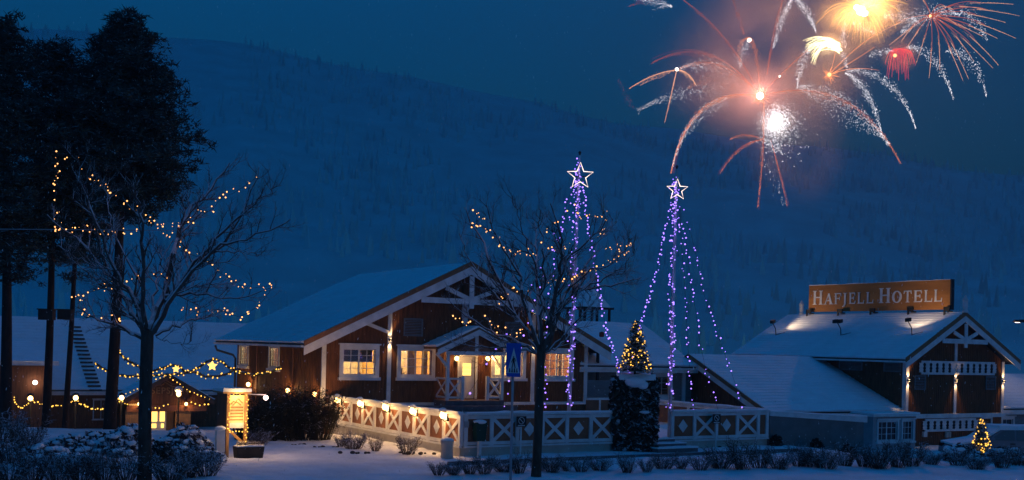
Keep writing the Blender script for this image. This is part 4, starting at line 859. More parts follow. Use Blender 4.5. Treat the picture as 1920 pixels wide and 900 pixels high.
T1 = [('at the upper left tip', [(143,289),(108,291),(104,310),(108,327),(106,346),(103,364),(105,392),(110,414),(104,429),(120,440)]),
 ('slanting from the upper left to the trunk', [(143,305),(168,334),(182,335),(204,352),(205,362),(226,374),(240,378),(249,390),(266,402),(278,407),(299,420)]),
 ('level with the overhead cable', [(104,429),(130,432),(140,434),(162,426),(174,435),(192,436),(222,439),(236,432),(252,433),(260,437)]),
 ('rising to the upper right tip', [(299,420),(302,434),(312,440),(322,440),(325,430),(329,418),(361,412),(376,400),(398,394),(416,369),(436,363),(457,350),(478,335),(481,321)]),
 ('descending to the right tip', [(331,451),(338,464),(349,474),(375,483),(396,498),(414,513),(440,527),(455,539),(475,540),(510,535)]),
 ('sagging below the right tip', [(510,535),(505,548),(492,565),(478,578),(462,588),(449,594),(434,590),(421,584),(402,580),(376,586),(347,580),(335,582)]),
 ('crossing the middle of the crown', [(306,520),(294,518),(279,518),(260,522),(245,526),(230,535),(215,532),(205,536),(186,543),(160,550)]),
 ('bunched at the lower left', [(160,549),(148,555),(139,560),(133,556),(151,566),(144,570)]),
 ('on the lowest left branch', [(152,584),(162,592),(188,592),(214,594),(232,599)])]
T2 = [('at the upper left tip', [(890,394),(897,403),(904,409),(886,418)]),
 ('sweeping from the left tip to the middle', [(884,423),(893,419),(905,427),(915,432),(920,437),(933,447),(939,462),(953,471),(965,477),(978,470),(993,474),(1009,474)]),
 ('across the middle of the crown', [(1009,450),(1022,455),(1037,467),(1049,466),(1065,457)]),
 ('over the top to the upper right tip', [(1020,433),(1038,418),(1057,407),(1074,382),(1087,408),(1098,404),(1117,407),(1130,405),(1133,397)]),
 ('dropping from the upper right tip', [(1131,418),(1128,430),(1127,446),(1118,434)]),
 ('looped round the right tip', [(1135,462),(1150,468),(1160,462),(1170,476),(1180,446),(1186,463),(1172,475),(1166,483),(1152,486),(1133,495),(1120,507),(1100,508)]),
 ('below the right branches', [(1100,508),(1083,519),(1064,523),(1043,528),(1021,532)]),
 ('left of the trunk before the roof edge', [(994,545),(983,547),(955,545),(946,557),(936,568),(931,580)]),
 ('at the lowest left tip before the gable', [(842,594),(851,602),(861,601),(871,610),(885,603),(899,601)]),
 ('over the porch roof', [(914,597),(932,619),(951,617),(972,627),(980,613)])]
for nm, l in T1: string('warm light string %s of the left bare tree' % nm, pxs(l, 31.2, 0.6, 0.25), 0.115, 'warm', 0.0155, 'warm strings in the bare trees', 0.10, skip=0.25, rj=0.6)
for nm, l in T2: string('warm light string %s of the restaurant tree' % nm, pxs(l, 34.0, 0.5, 0.25), 0.115, 'warm', 0.0165, 'warm strings in the bare trees', 0.10, skip=0.25, rj=0.6)
# flagpoles turned into light trees
ZP1, ZP2 = 43.9, 45.4
def flagpole(top, base, Z, zb_, label, slabel, sr_):
    a, b = atZ(*top, Z), atZ(*base, Z); d = (b - a).normalized(); b = a + d * ((a.z - zb_) / -d.z)
    f = thing('flagpole', label, 'flagpole', tuple(b), 'flagpoles dressed with lights', site=False)
    q = MB(); q.tube([b, b.lerp(a, 0.5), a + Vector((0, 0, 0.02))], [0.085, 0.07, 0.05], 10); q.build('pole', 'white', f, True)
    q = MB(); q.ball(a + Vector((0, 0, 0.12)), 0.06, 8, 6); q.lathe(a, [(0.045, 0), (0.03, 0.1)], 6); q.build('finial', 'metal', f)
    s = atZ(top[0] + 1, top[1] + 38, Z - 0.2); st_ = thing('light_star', slabel, 'star', tuple(s), 'star outlines on the flagpoles', site=False)
    P = []
    for i in range(10):
        an = math.pi / 2 + i * math.pi / 5; rr = sr_ if i % 2 == 0 else sr_ * 0.42; P.append(s + Vector((rr * math.cos(an), 0, rr * math.sin(an))))
    for i in range(5):
        q = MB(); q.tube([P[2*i - 1], P[2*i], P[2*i + 1]], 0.016, 6); q.build('star_arm', 'starlight', st_)
    q = MB(); q.bar(s + Vector((-0.25, 0.1, 0)), s + Vector((0.25, 0.1, 0)), 0.03, 0.03); q.build('star_bracket', 'metal', st_)
    return a, b
flagpole((1087, 292), (1067, 768), ZP1, 0.35, 'tall white flagpole wrapped in violet lights behind the bare tree', 'glowing star outline on the taller left flagpole', 0.53)
flagpole((1269, 318), (1256, 775), ZP2, 0.35, 'tall white flagpole wrapped in violet lights beside the terrace steps', 'glowing star outline on the right flagpole', 0.44)
def vio(label, lst, Z, dz, step=0.17, r=0.027, skip=0.15, jit=0.07): string(label, pxs(lst, Z, dz), step, 'violet', r, 'violet strings on the flagpoles', jit, skip=skip, rj=0.4)
vio('violet light string wound round the left flagpole', [(1085,320),(1081,400),(1076,480),(1073,580),(1070,680),(1067,765)], ZP1 - 0.1, 0, 0.055, 0.025, 0.2, 0.15)
vio('violet light string slanting from the left flagpole to the ivy block', [(1092,335),(1098,390),(1104,435),(1114,490),(1124,550),(1134,605),(1146,650),(1160,690),(1166,712)], ZP1, -0.4, 0.1)
vio('violet light string on the near left of the left flagpole', [(1080,335),(1062,380),(1053,430),(1040,480),(1030,560),(1022,650),(1023,768)], ZP1, 0.5, 0.2)
vio('violet light string slanting far left from the left flagpole', [(1082,335),(1066,390),(1040,460),(1012,540),(985,620),(960,700),(945,769)], ZP1, 1.2, 0.5, 0.036, 0.2)
vio('violet light string reaching down to the porch', [(1080,340),(1040,440),(1000,530),(950,620),(910,690),(872,748)], ZP1, 2.5, 0.75, 0.034, 0.2)
vio('violet light bunch below the star of the left flagpole', [(1087,300),(1080,330),(1084,345),(1078,360),(1088,375),(1082,395),(1068,410)], ZP1 - 0.1, 0, 0.07, 0.023, 0.1, 0.12)
vio('violet light string wound round the right flagpole', [(1267,345),(1264,420),(1262,480),(1259,560),(1261,640),(1258,700),(1255,772)], ZP2 - 0.1, 0, 0.055, 0.025, 0.2, 0.14)
vio('violet light bunch below the star of the right flagpole', [(1268,330),(1260,352),(1275,362),(1262,380),(1277,395),(1262,410),(1274,425)], ZP2 - 0.1, 0, 0.07, 0.023, 0.1, 0.12)
vio('violet light string slanting left from the right flagpole', [(1263,365),(1250,420),(1240,465),(1228,520),(1214,570),(1204,600),(1190,650),(1166,760)], ZP2, -1.5, 0.1)
vio('violet light string nearest right of the right flagpole', [(1276,400),(1277,450),(1281,500),(1286,570),(1289,640),(1294,700),(1302,768)], ZP2, 0.4, 0.2, 0.025, 0.2)
vio('violet light string in the middle right of the right flagpole', [(1284,430),(1288,465),(1294,520),(1304,580),(1312,640),(1325,700),(1346,768)], ZP2, 0.8, 0.2, 0.025, 0.2)
vio('violet light string farthest right of the right flagpole', [(1288,420),(1296,440),(1308,490),(1318,545),(1332,590),(1350,640),(1372,700),(1394,766)], ZP2, 1.2, 0.2, 0.025, 0.2)
# ================================================================== garlands across the yard
def garland(label, lst, Z, dz, star=None):
    pts = pxs(lst, Z, dz); o = thing('garland', label, 'garland', tuple(pts[0]), 'spruce garlands over the yard', site=False)
    sm = resample(pts, 0.12); q = MB(); q.tube(sm, 0.05, 5)
    for p in sm:
        for _ in range(9):
            d = Vector((random.uniform(-1, 1), random.uniform(-1, 1), random.uniform(-1, 1))).normalized(); e = d.cross(Vector((random.random(), 0.3, random.random()))).normalized() * 0.022
            q.quad(p - e, p + e, p + d * random.uniform(0.12, 0.2))
    q.build('sprigs', 'garland', o, kind='stuff')
    q = MB()
    for p in resample(pts, 0.15): q.ball(p + Vector((random.uniform(-1, 1), -0.8, random.uniform(-1, 1))) * 0.1, random.uniform(0.02, 0.036), 6, 4)
    q.build('bulbs', 'warm2', o, kind='stuff')
garland('upper lit spruce garland arching over the yellow star', [(222,660),(238,675),(262,688),(285,696),(305,690),(325,684),(338,686),(343,695),(352,698),(372,690),(390,677),(405,673),(418,679),(430,690),(450,697),(475,702),(500,700),(516,694),(528,686)], 52.5, -1.5)
garland('lower lit spruce garland hanging under the two stars', [(178,681),(195,692),(215,702),(240,705),(262,705),(300,703),(345,700),(365,697),(385,706),(410,705),(430,700),(442,690)], 53.5, 0.5)
def slope_string(label, lst, Z, r=0.035, step=0.26): string(label, pxs(lst, Z), step, 'warm2', r, 'amber strings round the reception', 0.04)
slope_string('amber light string along the left roof edge of the reception gable', [(236,738),(262,729),(284,716),(312,704)], 69.5)
slope_string('amber light string along the right roof edge of the reception gable', [(312,704),(335,720),(358,735),(380,744),(394,749)], 71)
slope_string('amber light string sagging between the reception doors and the lamp post', [(283,762),(296,765),(310,761),(322,754)], 63)
slope_string('amber light string right of the reception doors', [(358,755),(372,759),(386,757),(400,758)], 63)
slope_string('amber festoon before the leftmost pine', [(27,746),(30,757),(38,765),(48,762),(57,750)], 59, 0.033, 0.13)
slope_string('amber festoon between the first and second lamp posts', [(57,750),(75,757),(95,762),(115,760),(130,755),(142,751)], 59.5, 0.033, 0.13)
slope_string('amber festoon between the second and third lamp posts', [(142,751),(155,759),(172,767),(195,768),(212,760),(228,751)], 60.5, 0.033, 0.13)
slope_string('amber festoon trailing off right of the third lamp post', [(218,744),(228,751),(236,757),(244,760)], 61, 0.033, 0.15)
for (px, py, Z, r, nm) in ((398, 686, 52.0, 0.25, 'larger'), (330, 692, 52.6, 0.19, 'smaller')):
    s = atZ(px, py, Z); o = thing('paper_star', '%s yellow paper star hanging in the garland' % nm, 'star', tuple(s), 'paper stars in the garland', site=False)
    rim = []
    for i in range(10): an = math.pi / 2 + i * math.pi / 5; rr = r if i % 2 == 0 else r * 0.48; rim.append(s + Vector((rr * math.cos(an), 0, rr * math.sin(an))))
    for sy in (-1, 1):
        q = MB(); cpt = s + Vector((0, sy * r * 0.3, 0))
        for i in range(10): q.quad(rim[i], rim[(i + 1) % 10], cpt)
        q.build('star_face', 'amberstar', o)
# overhead cable
q = MB(); q.tube([atZ(-60, 429, 36), atZ(120, 430.5, 36), atZ(330, 432, 36.5)], 0.012, 4); solo(q, 'overhead_cable', 'thin overhead cable at the left edge before the pines', 'cable', 'steel', tuple(atZ(-60, 429, 36)), site=False)
# ================================================================== info board, planter, post
ib = loc(atz(425, 856, 0)); IX, IY = ib.x, ib.y
ir = thing('info_board', 'lit timber notice board wrapped in amber lights by the path', 'notice board', (IX, IY, 0))
def I(dx, dy, dz): return (IX + dx, IY + dy, dz)
for dx in (0.0, 0.62):
    q = MB(); q.box(IX + dx - 0.05, IX + dx + 0.05, IY - 0.06, IY + 0.06, -0.05, 2.14); q.build('upright', 'timber', ir)
q = MB(); q.box(IX - 0.05 - 0.02, IX - 0.05 - 0.002, IY, IY + 1.05, 0.85, 2.12); q.build('side_panel', 'brown', ir)
q = MB(); q.box(IX - 0.02, IX + 0.05, IY + 1.0, IY + 1.1, -0.05, 2.12); q.build('upright', 'timber', ir)
q = MB(); q.box(IX + 0.052, IX + 0.568, IY + 0.0, IY + 0.03, 0.98, 2.08); q.build('board_panel', 'board', ir)
q = MB(); q.box(IX + 0.06, IX + 0.56, IY - 0.03, IY - 0.003, 0.96, 1.14); q.build('lower_board', 'white', ir)
for i in range(5): q = MB(); q.box(IX + 0.09, IX + 0.53, IY - 0.012, IY - 0.002, 1.22 + i * 0.105, 1.275 + i * 0.105); q.build('text_strip', 'timber', ir)
q = MB(); q.tube([I(0.1, -0.02, 1.78), I(0.2, -0.02, 1.88), I(0.26, -0.02, 1.84), I(0.34, -0.02, 1.97), I(0.5, -0.02, 1.82)], 0.02, 5); q.tube([I(0.16, -0.02, 1.74), I(0.3, -0.02, 1.86), I(0.44, -0.02, 1.75)], 0.018, 5); q.build('mountain_emblem', 'timber', ir)
q = MB(); q.box(IX - 0.2, IX + 0.78, IY - 0.1, IY + 1.15, 2.14, 2.2); q.build('board_roof', 'timber', ir)
q = MB(); snow_slope(q, (IX - 0.2, IY - 0.12, 2.2), (IX + 0.78, IY - 0.12, 2.2), (IX - 0.2, IY + 1.15, 2.2), (IX + 0.78, IY + 1.15, 2.2), 5, 0.1, 0, 14, 0.03); q.build('roof_snow', 'snow', ir)
q = MB(); q.bar(I(0.0, 0.05, 0.95), I(0.62, 0.05, 0.4), 0.04, 0.09); q.build('brace', 'timber', ir)
q = MB()
for z in [0.3 + 0.11 * i for i in range(16)]:
    for dx in (0.02, 0.64): q.ball((IX + dx + random.uniform(-0.05, 0.05), IY - 0.1, z + random.uniform(-0.03, 0.03)) if z > 0.8 or dx > 0.3 else (IX + dx, IY - 0.08, 0.95), 0.022, 6, 4)
for i in range(6): q.ball((IX + 0.05 + 0.11 * i, IY - 0.1, 0.9 - 0.05 * math.sin(i * 0.6) + random.uniform(-0.03, 0.03)), 0.024, 6, 4); q.ball((IX + 0.05 + 0.11 * i, IY - 0.1, 2.08 + random.uniform(-0.03, 0.03)), 0.022, 6, 4)
q.build('bulbs', 'warm2', ir, kind='stuff')
q = MB(); q.bar(I(0.6, -0.02, 2.12), I(1.28, -0.12, 2.1), 0.03, 0.03); q.build('lamp_arm', 'steel', ir)
q = MB(); q.ball(I(1.28, -0.12, 2.0), 0.085, 12, 8); q.build('lamp_globe', 'pinkglobe', ir, True)
light('POINT', ir, I(0.3, -0.3, 2.02), 10.0, (1, 0.62, 0.22), 0.05); light('POINT', ir, I(0.35, -0.32, 1.3), 8.0, (1, 0.62, 0.22), 0.1); light('POINT', ir, I(1.28, -0.3, 1.9), 22, (1, 0.62, 0.5), 0.08); light('POINT', ir, I(0.35, -0.3, 0.6), 2.0, (1, 0.6, 0.2), 0.08)
pl = thing('planter_box', 'dark planter box with frosted twigs under the notice board', 'planter', (IX + 0.7, IY - 0.5, 0))
a0, a1 = IX + 0.16, IX + 1.12
q = MB(); q.hexa([(a0 + 0.04, IY - 0.55, -0.03), (a1 - 0.04, IY - 0.55, -0.03), (a1 - 0.04, IY - 0.15, -0.03), (a0 + 0.04, IY - 0.15, -0.03), (a0, IY - 0.6, 0.36), (a1, IY - 0.6, 0.36), (a1, IY - 0.12, 0.36), (a0, IY - 0.12, 0.36)]); q.build('box', 'soil', pl)
q = MB()
for _ in range(160):
    p = Vector((random.uniform(a0 + 0.05, a1 - 0.05), random.uniform(IY - 0.55, IY - 0.17), 0.36)); d = Vector((random.uniform(-0.5, 0.5), random.uniform(-0.5, 0.5), 1)) * random.uniform(0.06, 0.17)
    q.tube([p, p + d], [0.008, 0.004], 3); q.ball(p + d, 0.014, 4, 3)
q.build('frosted_twigs', 'twig', pl, kind='stuff')
q = MB(); snow_slope(q, (a0 + 0.02, IY - 0.58, 0.34), (a1 - 0.02, IY - 0.58, 0.34), (a0 + 0.02, IY - 0.14, 0.34), (a1 - 0.02, IY - 0.14, 0.34), 4, 0.04, 0, 12, 0.03); q.build('planter_snow', 'snow', pl)
wp = loc(atz(412, 858, 0)); ps = thing('gate_post', 'stout white post with a flared foot left of the notice board', 'post', (wp.x, wp.y, 0))
q = MB(); q.hexa([(wp.x - 0.19, wp.y - 0.15, -0.05), (wp.x + 0.17, wp.y - 0.15, -0.05), (wp.x + 0.17, wp.y + 0.15, -0.05), (wp.x - 0.19, wp.y + 0.15, -0.05)] + [(wp.x - 0.15, wp.y - 0.12, 0.16), (wp.x + 0.13, wp.y - 0.12, 0.16), (wp.x + 0.13, wp.y + 0.12, 0.16), (wp.x - 0.15, wp.y + 0.12, 0.16)]); q.build('foot', 'white', ps)
q = MB(); q.box(wp.x - 0.145, wp.x + 0.125, wp.y - 0.115, wp.y + 0.115, 0.16, 0.98); q.build('shaft', 'white', ps)
q = MB(); q.ball((wp.x - 0.01, wp.y, 0.98), 0.19, 10, 6, 0.45); q.build('post_snow', 'snow', ps, True)
# ================================================================== pedestrian crossing sign
cs = atz(957, 906, 0); top = atZ(963, 640, cs.y); up = (top - cs).normalized()
cr_ = thing('crossing_sign', 'blue pedestrian crossing sign on a grey pole before the terrace', 'road sign', tuple(cs), site=False)
q = MB(); q.tube([cs - up * 0.1, cs + up * ((top - cs).length - 0.05)], 0.04, 10); q.build('pole', 'steel', cr_, True)
s0 = atZ(963, 675, cs.y - 0.08); hw2, hh2 = 0.215, 0.49
q = MB(); q.box(s0.x - hw2, s0.x + hw2, s0.y - 0.01, s0.y + 0.02, s0.z - hh2, s0.z + hh2); q.build('sign_plate', 'blue', cr_)
def tri2(pts, y, nm, m):
    q = MB(); q.prism([(s0.x + a, s0.y - y, s0.z + b) for a, b in pts], (0, 0.004, 0)); return q.build(nm, m, cr_)
tri2([(-0.185, -0.38), (0.185, -0.38), (0.0, 0.36)], 0.016, 'white_triangle', 'white')
for a in (-0.13, -0.06, 0.01, 0.08): tri2([(a, -0.36), (a + 0.045, -0.36), (a + 0.035, -0.24), (a + 0.012, -0.24)], 0.021, 'zebra_stripe', 'black')
man = [[(-0.02, 0.12), (0.02, 0.12), (0.028, 0.155), (0, 0.185), (-0.028, 0.155)], [(-0.04, 0.11), (0.045, 0.11), (0.05, -0.05), (-0.045, -0.05)], [(-0.045, -0.05), (0.0, -0.05), (-0.05, -0.26), (-0.09, -0.26)], [(0.0, -0.05), (0.05, -0.05), (0.10, -0.25), (0.06, -0.26)], [(-0.04, 0.1), (-0.03, 0.06), (-0.09, -0.06), (-0.11, -0.04)], [(0.04, 0.1), (0.1, -0.02), (0.12, 0.0), (0.05, 0.12)]]
q = MB()
for k_, pts in enumerate(man): q.prism([(s0.x + a * 0.62, s0.y - 0.024 - 0.0007 * k_, s0.z + b * 0.8 - 0.03) for a, b in pts], (0, 0.003, 0))
q.build('walking_figure', 'black', cr_)
# ================================================================== parked car under snow
cbase = atZ(1790, 850, 46.5); CX, CY = cbase.x, 46.5; cg = gz(CX + 2, CY) - 0.02
car = thing('parked_car', 'snow covered estate car parked at the right edge behind the lit tree', 'car', (CX + 2.2, CY + 0.9, cg), site=False)
def C(x, y, z): return (CX + x, CY + y, cg + z)
prof2 = [(0.0, 0.35), (0.02, 0.62), (0.25, 0.78), (1.05, 0.92), (1.25, 0.96), (1.95, 1.42), (2.4, 1.50), (3.6, 1.50), (4.2, 1.44), (4.45, 1.0), (4.5, 0.5), (4.48, 0.3), (3.9, 0.28), (0.6, 0.28)]
q = MB()
for (xx, yy, n_) in ((0, 0, 0),):
    pts = [(C(x, 0.0 if z < 0.95 else 0.12 * (z - 0.95) / 0.5, z)) for x, z in prof2]; pts2 = [(C(x, 1.8 if z < 0.95 else 1.8 - 0.12 * (z - 0.95) / 0.5, z)) for x, z in prof2]
    n0 = len(q.v); q.v += pts + pts2; kk = len(pts); q.f.append(tuple(range(n0, n0 + kk))); q.f.append(tuple(range(n0 + 2*kk - 1, n0 + kk - 1, -1)))
    for i in range(kk): j = (i + 1) % kk; q.f.append((n0 + j, n0 + i, n0 + kk + i, n0 + kk + j))
cb = q.build('body', 'carpaint', car)
for pts in ([(1.42, 1.0), (2.02, 1.38), (2.5, 1.43), (2.5, 1.0)], [(2.58, 1.0), (2.58, 1.43), (3.45, 1.43), (3.45, 1.0)], [(3.53, 1.0), (3.53, 1.43), (4.05, 1.38), (4.25, 1.02)]):
    q = MB(); q.quad(*[C(x, -0.012 + (0.12 * (z - 0.95) / 0.5), z) for x, z in pts]); q.build('side_window', 'carglass', car)
q = MB(); q.quad(C(1.3, 0.1, 1.0), C(1.3, 1.7, 1.0), C(1.93, 1.62, 1.42), C(1.93, 0.2, 1.42)); q.v = [(v[0] - 0.02, v[1], v[2] + 0.015) for v in q.v]; q.build('windscreen', 'carglass', car)
for x in (0.85, 3.7):
    for y in (0.02, 1.6):
        q = MB(); q.lathe((0, 0, 0), [(0.2, 0), (0.31, 0.01), (0.32, 0.05), (0.32, 0.15), (0.31, 0.19), (0.2, 0.2)], 18); q.v = [(CX + x + v[0], CY + y - 0.02 + v[2], cg + 0.32 + v[1]) for v in q.v]; t_ = q.build('wheel', 'rubber', car)
        q = MB(); q.lathe((0, 0, 0), [(0.19, -0.012), (0.2, 0.0), (0.06, 0.01)], 14); q.v = [(CX + x + v[0], CY + y - 0.02 + v[2], cg + 0.32 + v[1]) for v in q.v]; q.build('rim', 'steel', t_)
for x in (2.3, 3.25): q = MB(); q.box(CX + x, CX + x + 0.2, CY - 0.03, CY - 0.003, cg + 0.84, cg + 0.88); q.build('handle', 'metal', car)
q = MB(); q.box(CX + 1.45, CX + 1.6, CY - 0.16, CY - 0.005, cg + 0.98, cg + 1.1); q.build('mirror', 'carpaint', car)
for y in (0.1, 1.4): q = MB(); q.box(CX - 0.02, CX + 0.1, CY + y, CY + y + 0.3, cg + 0.6, cg + 0.74); q.build('headlight', 'darkpane', car)
q = MB(); snow_slope(q, C(1.9, 0.08, 1.42), C(4.25, 0.08, 1.46), C(1.9, 1.72, 1.42), C(4.25, 1.72, 1.46), 6, 0.14, 0, 16, 0.04); q.build('roof_snow', 'snow', car)
q = MB(); snow_slope(q, C(0.1, 0.02, 0.72), C(1.3, 0.02, 0.94), C(0.1, 1.78, 0.72), C(1.3, 1.78, 0.94), 6, 0.1, 0, 10, 0.03); q.build('bonnet_snow', 'snow', car)
q = MB(); snow_slope(q, C(1.2, 0.1, 0.96), C(1.95, 0.1, 1.44), C(1.2, 1.7, 0.96), C(1.95, 1.7, 1.44), 6, 0.07, 0, 8, 0.03); q.build('windscreen_snow', 'snow', car)
# ================================================================== bare trees
def limb_path(pts, n=14):
    """smooth a polyline"""
    P = [pts[0]] + pts + [pts[-1]]; out = []
    segs = len(pts) - 1
    for s in range(segs):
        p0, p1, p2, p3 = P[s], P[s + 1], P[s + 2], P[s + 3]; k = max(2, n // segs)
        for i in range(k):
            t = i / k; out.append(0.5 * ((2 * p1) + (p2 - p0) * t + (2 * p0 - 5 * p1 + 4 * p2 - p3) * t * t + (3 * p1 - p0 - 3 * p2 + p3) * t ** 3))
    out.append(pts[-1]); return out
def bare_tree(label, base, fork, Z, limbs, zoomf, rtrunk, seed):
    rnd = random.Random(seed); b = atz(*base, 0) if Z is None else Vector((atZ(base[0], base[1], Z).x, Z, 0)); Z = b.y
    t = thing('bare_tree', label, 'tree', tuple(b), 'leafless street trees', site=False)
    fk = atZ(*fork, Z); q = MB()
    tp = [b + Vector((0, 0, -0.1)), b + Vector((0.01, 0, 0.5)), b.lerp(fk, 0.5) + Vector((rnd.uniform(-0.03, 0.03), 0, 0)), fk, fk + Vector((0, 0, 0.3))]
    q.tube(limb_path(tp, 12), [rtrunk * (1.25 if i == 0 else 1.02 - 0.15 * i / 12) for i in range(13)] if False else [rtrunk * (1.2 - 0.2 * min(1, i / 3) - 0.12 * i / len(limb_path(tp, 12))) for i in range(len(limb_path(tp, 12)))], 12)
    q.build('trunk', 'trunk', t, True)
    br = MB(); tw = MB()
    def grow(p, d, L_, r, lv):
        n = 5 if lv < 3 else 3; pts = [p]; cur = p.copy(); dd = d.normalized()
        for i in range(n):
            dd = (dd + Vector((rnd.uniform(-1, 1), rnd.uniform(-1, 1), rnd.uniform(-0.7, 1.0))) * 0.16 + Vector((0, 0, 0.06))).normalized(); cur = cur + dd * L_ / n; pts.append(cur.copy())
        (br if lv < 3 else tw).tube(pts, [r * (1 - 0.75 * i / n) for i in range(n + 1)], 5 if lv < 3 else 3, False)
        if lv < 4:
            m = {2: 6, 3: 4}.get(lv, 3)
            for i in range(m):
                k = rnd.uniform(0.25, 0.97); idx = min(n - 1, int(k * n)); q0 = pts[idx].lerp(pts[idx + 1], k * n - idx); tg = (pts[idx + 1] - pts[idx]).normalized()
                side = tg.cross(Vector((rnd.uniform(-1, 1), rnd.uniform(-1, 1), rnd.uniform(-1, 1)))).normalized()
                grow(q0, tg * 0.75 + side * 0.7 + Vector((0, 0, 0.12)), L_ * rnd.uniform(0.35, 0.62), r * 0.45, lv + 1)
    for li, (pts, r0) in enumerate(limbs):
        n = len(pts); dz = rnd.uniform(-1, 1) * 1.5
        W = [atZ(zoomf[0] + x * zoomf[2], zoomf[1] + y * zoomf[2], Z + dz * (i / (n - 1)) ** 1.2) for i, (x, y) in enumerate(pts)]
        lp = limb_path(W, 16); m = len(lp); lp = [v + Vector((rnd.gauss(0, 1), rnd.gauss(0, 1), rnd.gauss(0, 1))) * (0.035 if 1 < i_ < m - 1 else 0) for i_, v in enumerate(lp)]; rad = [max(0.012, r0 * (1 - 0.85 * (i / (m - 1)) ** 0.8)) for i in range(m)]
        br.tube(lp, rad, 7)
        tot = sum((lp[i + 1] - lp[i]).length for i in range(m - 1))
        nb = int(5 + tot * 2.8)
        for i in range(nb):
            k = rnd.uniform(0.18, 0.99) ; idx = min(m - 2, int(k * (m - 1))); p = lp[idx].lerp(lp[idx + 1], rnd.random()); tg = (lp[idx + 1] - lp[idx]).normalized()
            side = tg.cross(Vector((rnd.uniform(-0.4, 0.4), 1 if rnd.random() < 0.5 else -1, rnd.uniform(-0.5, 0.5)))).normalized()
            grow(p, tg * 0.8 + side * rnd.uniform(0.4, 0.9) + Vector((0, rnd.uniform(-0.35, 0.35), 0.1)), rnd.uniform(0.4, 1.05) * (1.1 - 0.5 * k), rad[idx] * 0.45 + 0.004, 2)
    br.build('branches', 'bark', t); tw.build('twigs', 'bark', t)
    return t
S1 = (80, 280, 0.4222)
bare_tree('larger bare tree with warm lights before the pines and reception', (270, 905), (276, 640), 31.2, [
    ([(462,850),(430,770),(385,690),(280,520),(150,400),(20,290)], 0.10), ([(455,845),(340,780),(250,755),(140,725)], 0.075), ([(460,840),(400,650),(330,560),(260,380),(190,200),(150,30)], 0.09),
    ([(465,830),(450,640),(440,420),(425,250),(370,120)], 0.085), ([(475,800),(540,640),(600,400),(640,290),(740,170),(830,60)], 0.12), ([(480,820),(560,680),(680,490),(800,420),(900,250),(960,80)], 0.09),
    ([(490,815),(590,640),(760,450),(900,390),(1100,310)], 0.09), ([(600,630),(680,600),(760,600),(820,605)], 0.04), ([(545,650),(650,640),(800,655),(920,650),(1010,615)], 0.055), ([(500,825),(600,780),(700,750),(790,710)], 0.055),
    ([(400,680),(300,610),(200,550),(120,470)], 0.05), ([(480,800),(500,620),(520,520),(580,400)], 0.05), ([(360,600),(250,540),(170,490),(60,430)], 0.04), ([(280,520),(230,330),(200,230),(180,140)], 0.045), ([(700,480),(840,330),(960,230),(1060,160)], 0.05), ([(505,835),(560,850),(620,865),(660,850)], 0.02), ([(440,600),(340,420),(300,300),(280,180)], 0.04), ([(760,450),(860,460),(920,460),(960,470)], 0.03)], S1, 0.19, 3)
S2 = (840, 360, 0.35547)
bare_tree('bare tree with warm lights standing before the restaurant gable', (1005, 895), (1014, 664), 34.2, [
    ([(488,860),(440,760),(360,650),(250,430),(180,270),(120,150),(85,80)], 0.08), ([(480,850),(330,780),(200,720),(100,650),(0,560)], 0.065), ([(470,835),(380,690),(300,640),(250,600),(170,560)], 0.05), ([(485,840),(400,560),(370,420),(260,250),(200,60)], 0.075),
    ([(490,830),(470,560),(465,330),(460,150)], 0.075), ([(495,830),(490,600),(510,400),(485,200),(480,90)], 0.06), ([(505,830),(550,620),(585,430),(600,260),(540,60)], 0.09), ([(510,835),(600,580),(720,430),(880,370),(975,240)], 0.075), ([(520,840),(640,550),(760,500),(900,490),(1020,450)], 0.075),
    ([(530,840),(640,720),(740,620),(790,560)], 0.045), ([(515,845),(600,800),(645,740),(650,650)], 0.04), ([(520,700),(610,400),(720,270),(820,170),(828,100)], 0.06), ([(470,850),(300,825),(100,810),(-20,765)], 0.045), ([(360,650),(210,500),(110,340),(60,220)], 0.04), ([(640,560),(690,440),(780,300),(870,140)], 0.04), ([(700,520),(850,440),(940,380),(985,300)], 0.035), ([(470,420),(420,280),(370,120),(340,20)], 0.03)], S2, 0.145, 5)
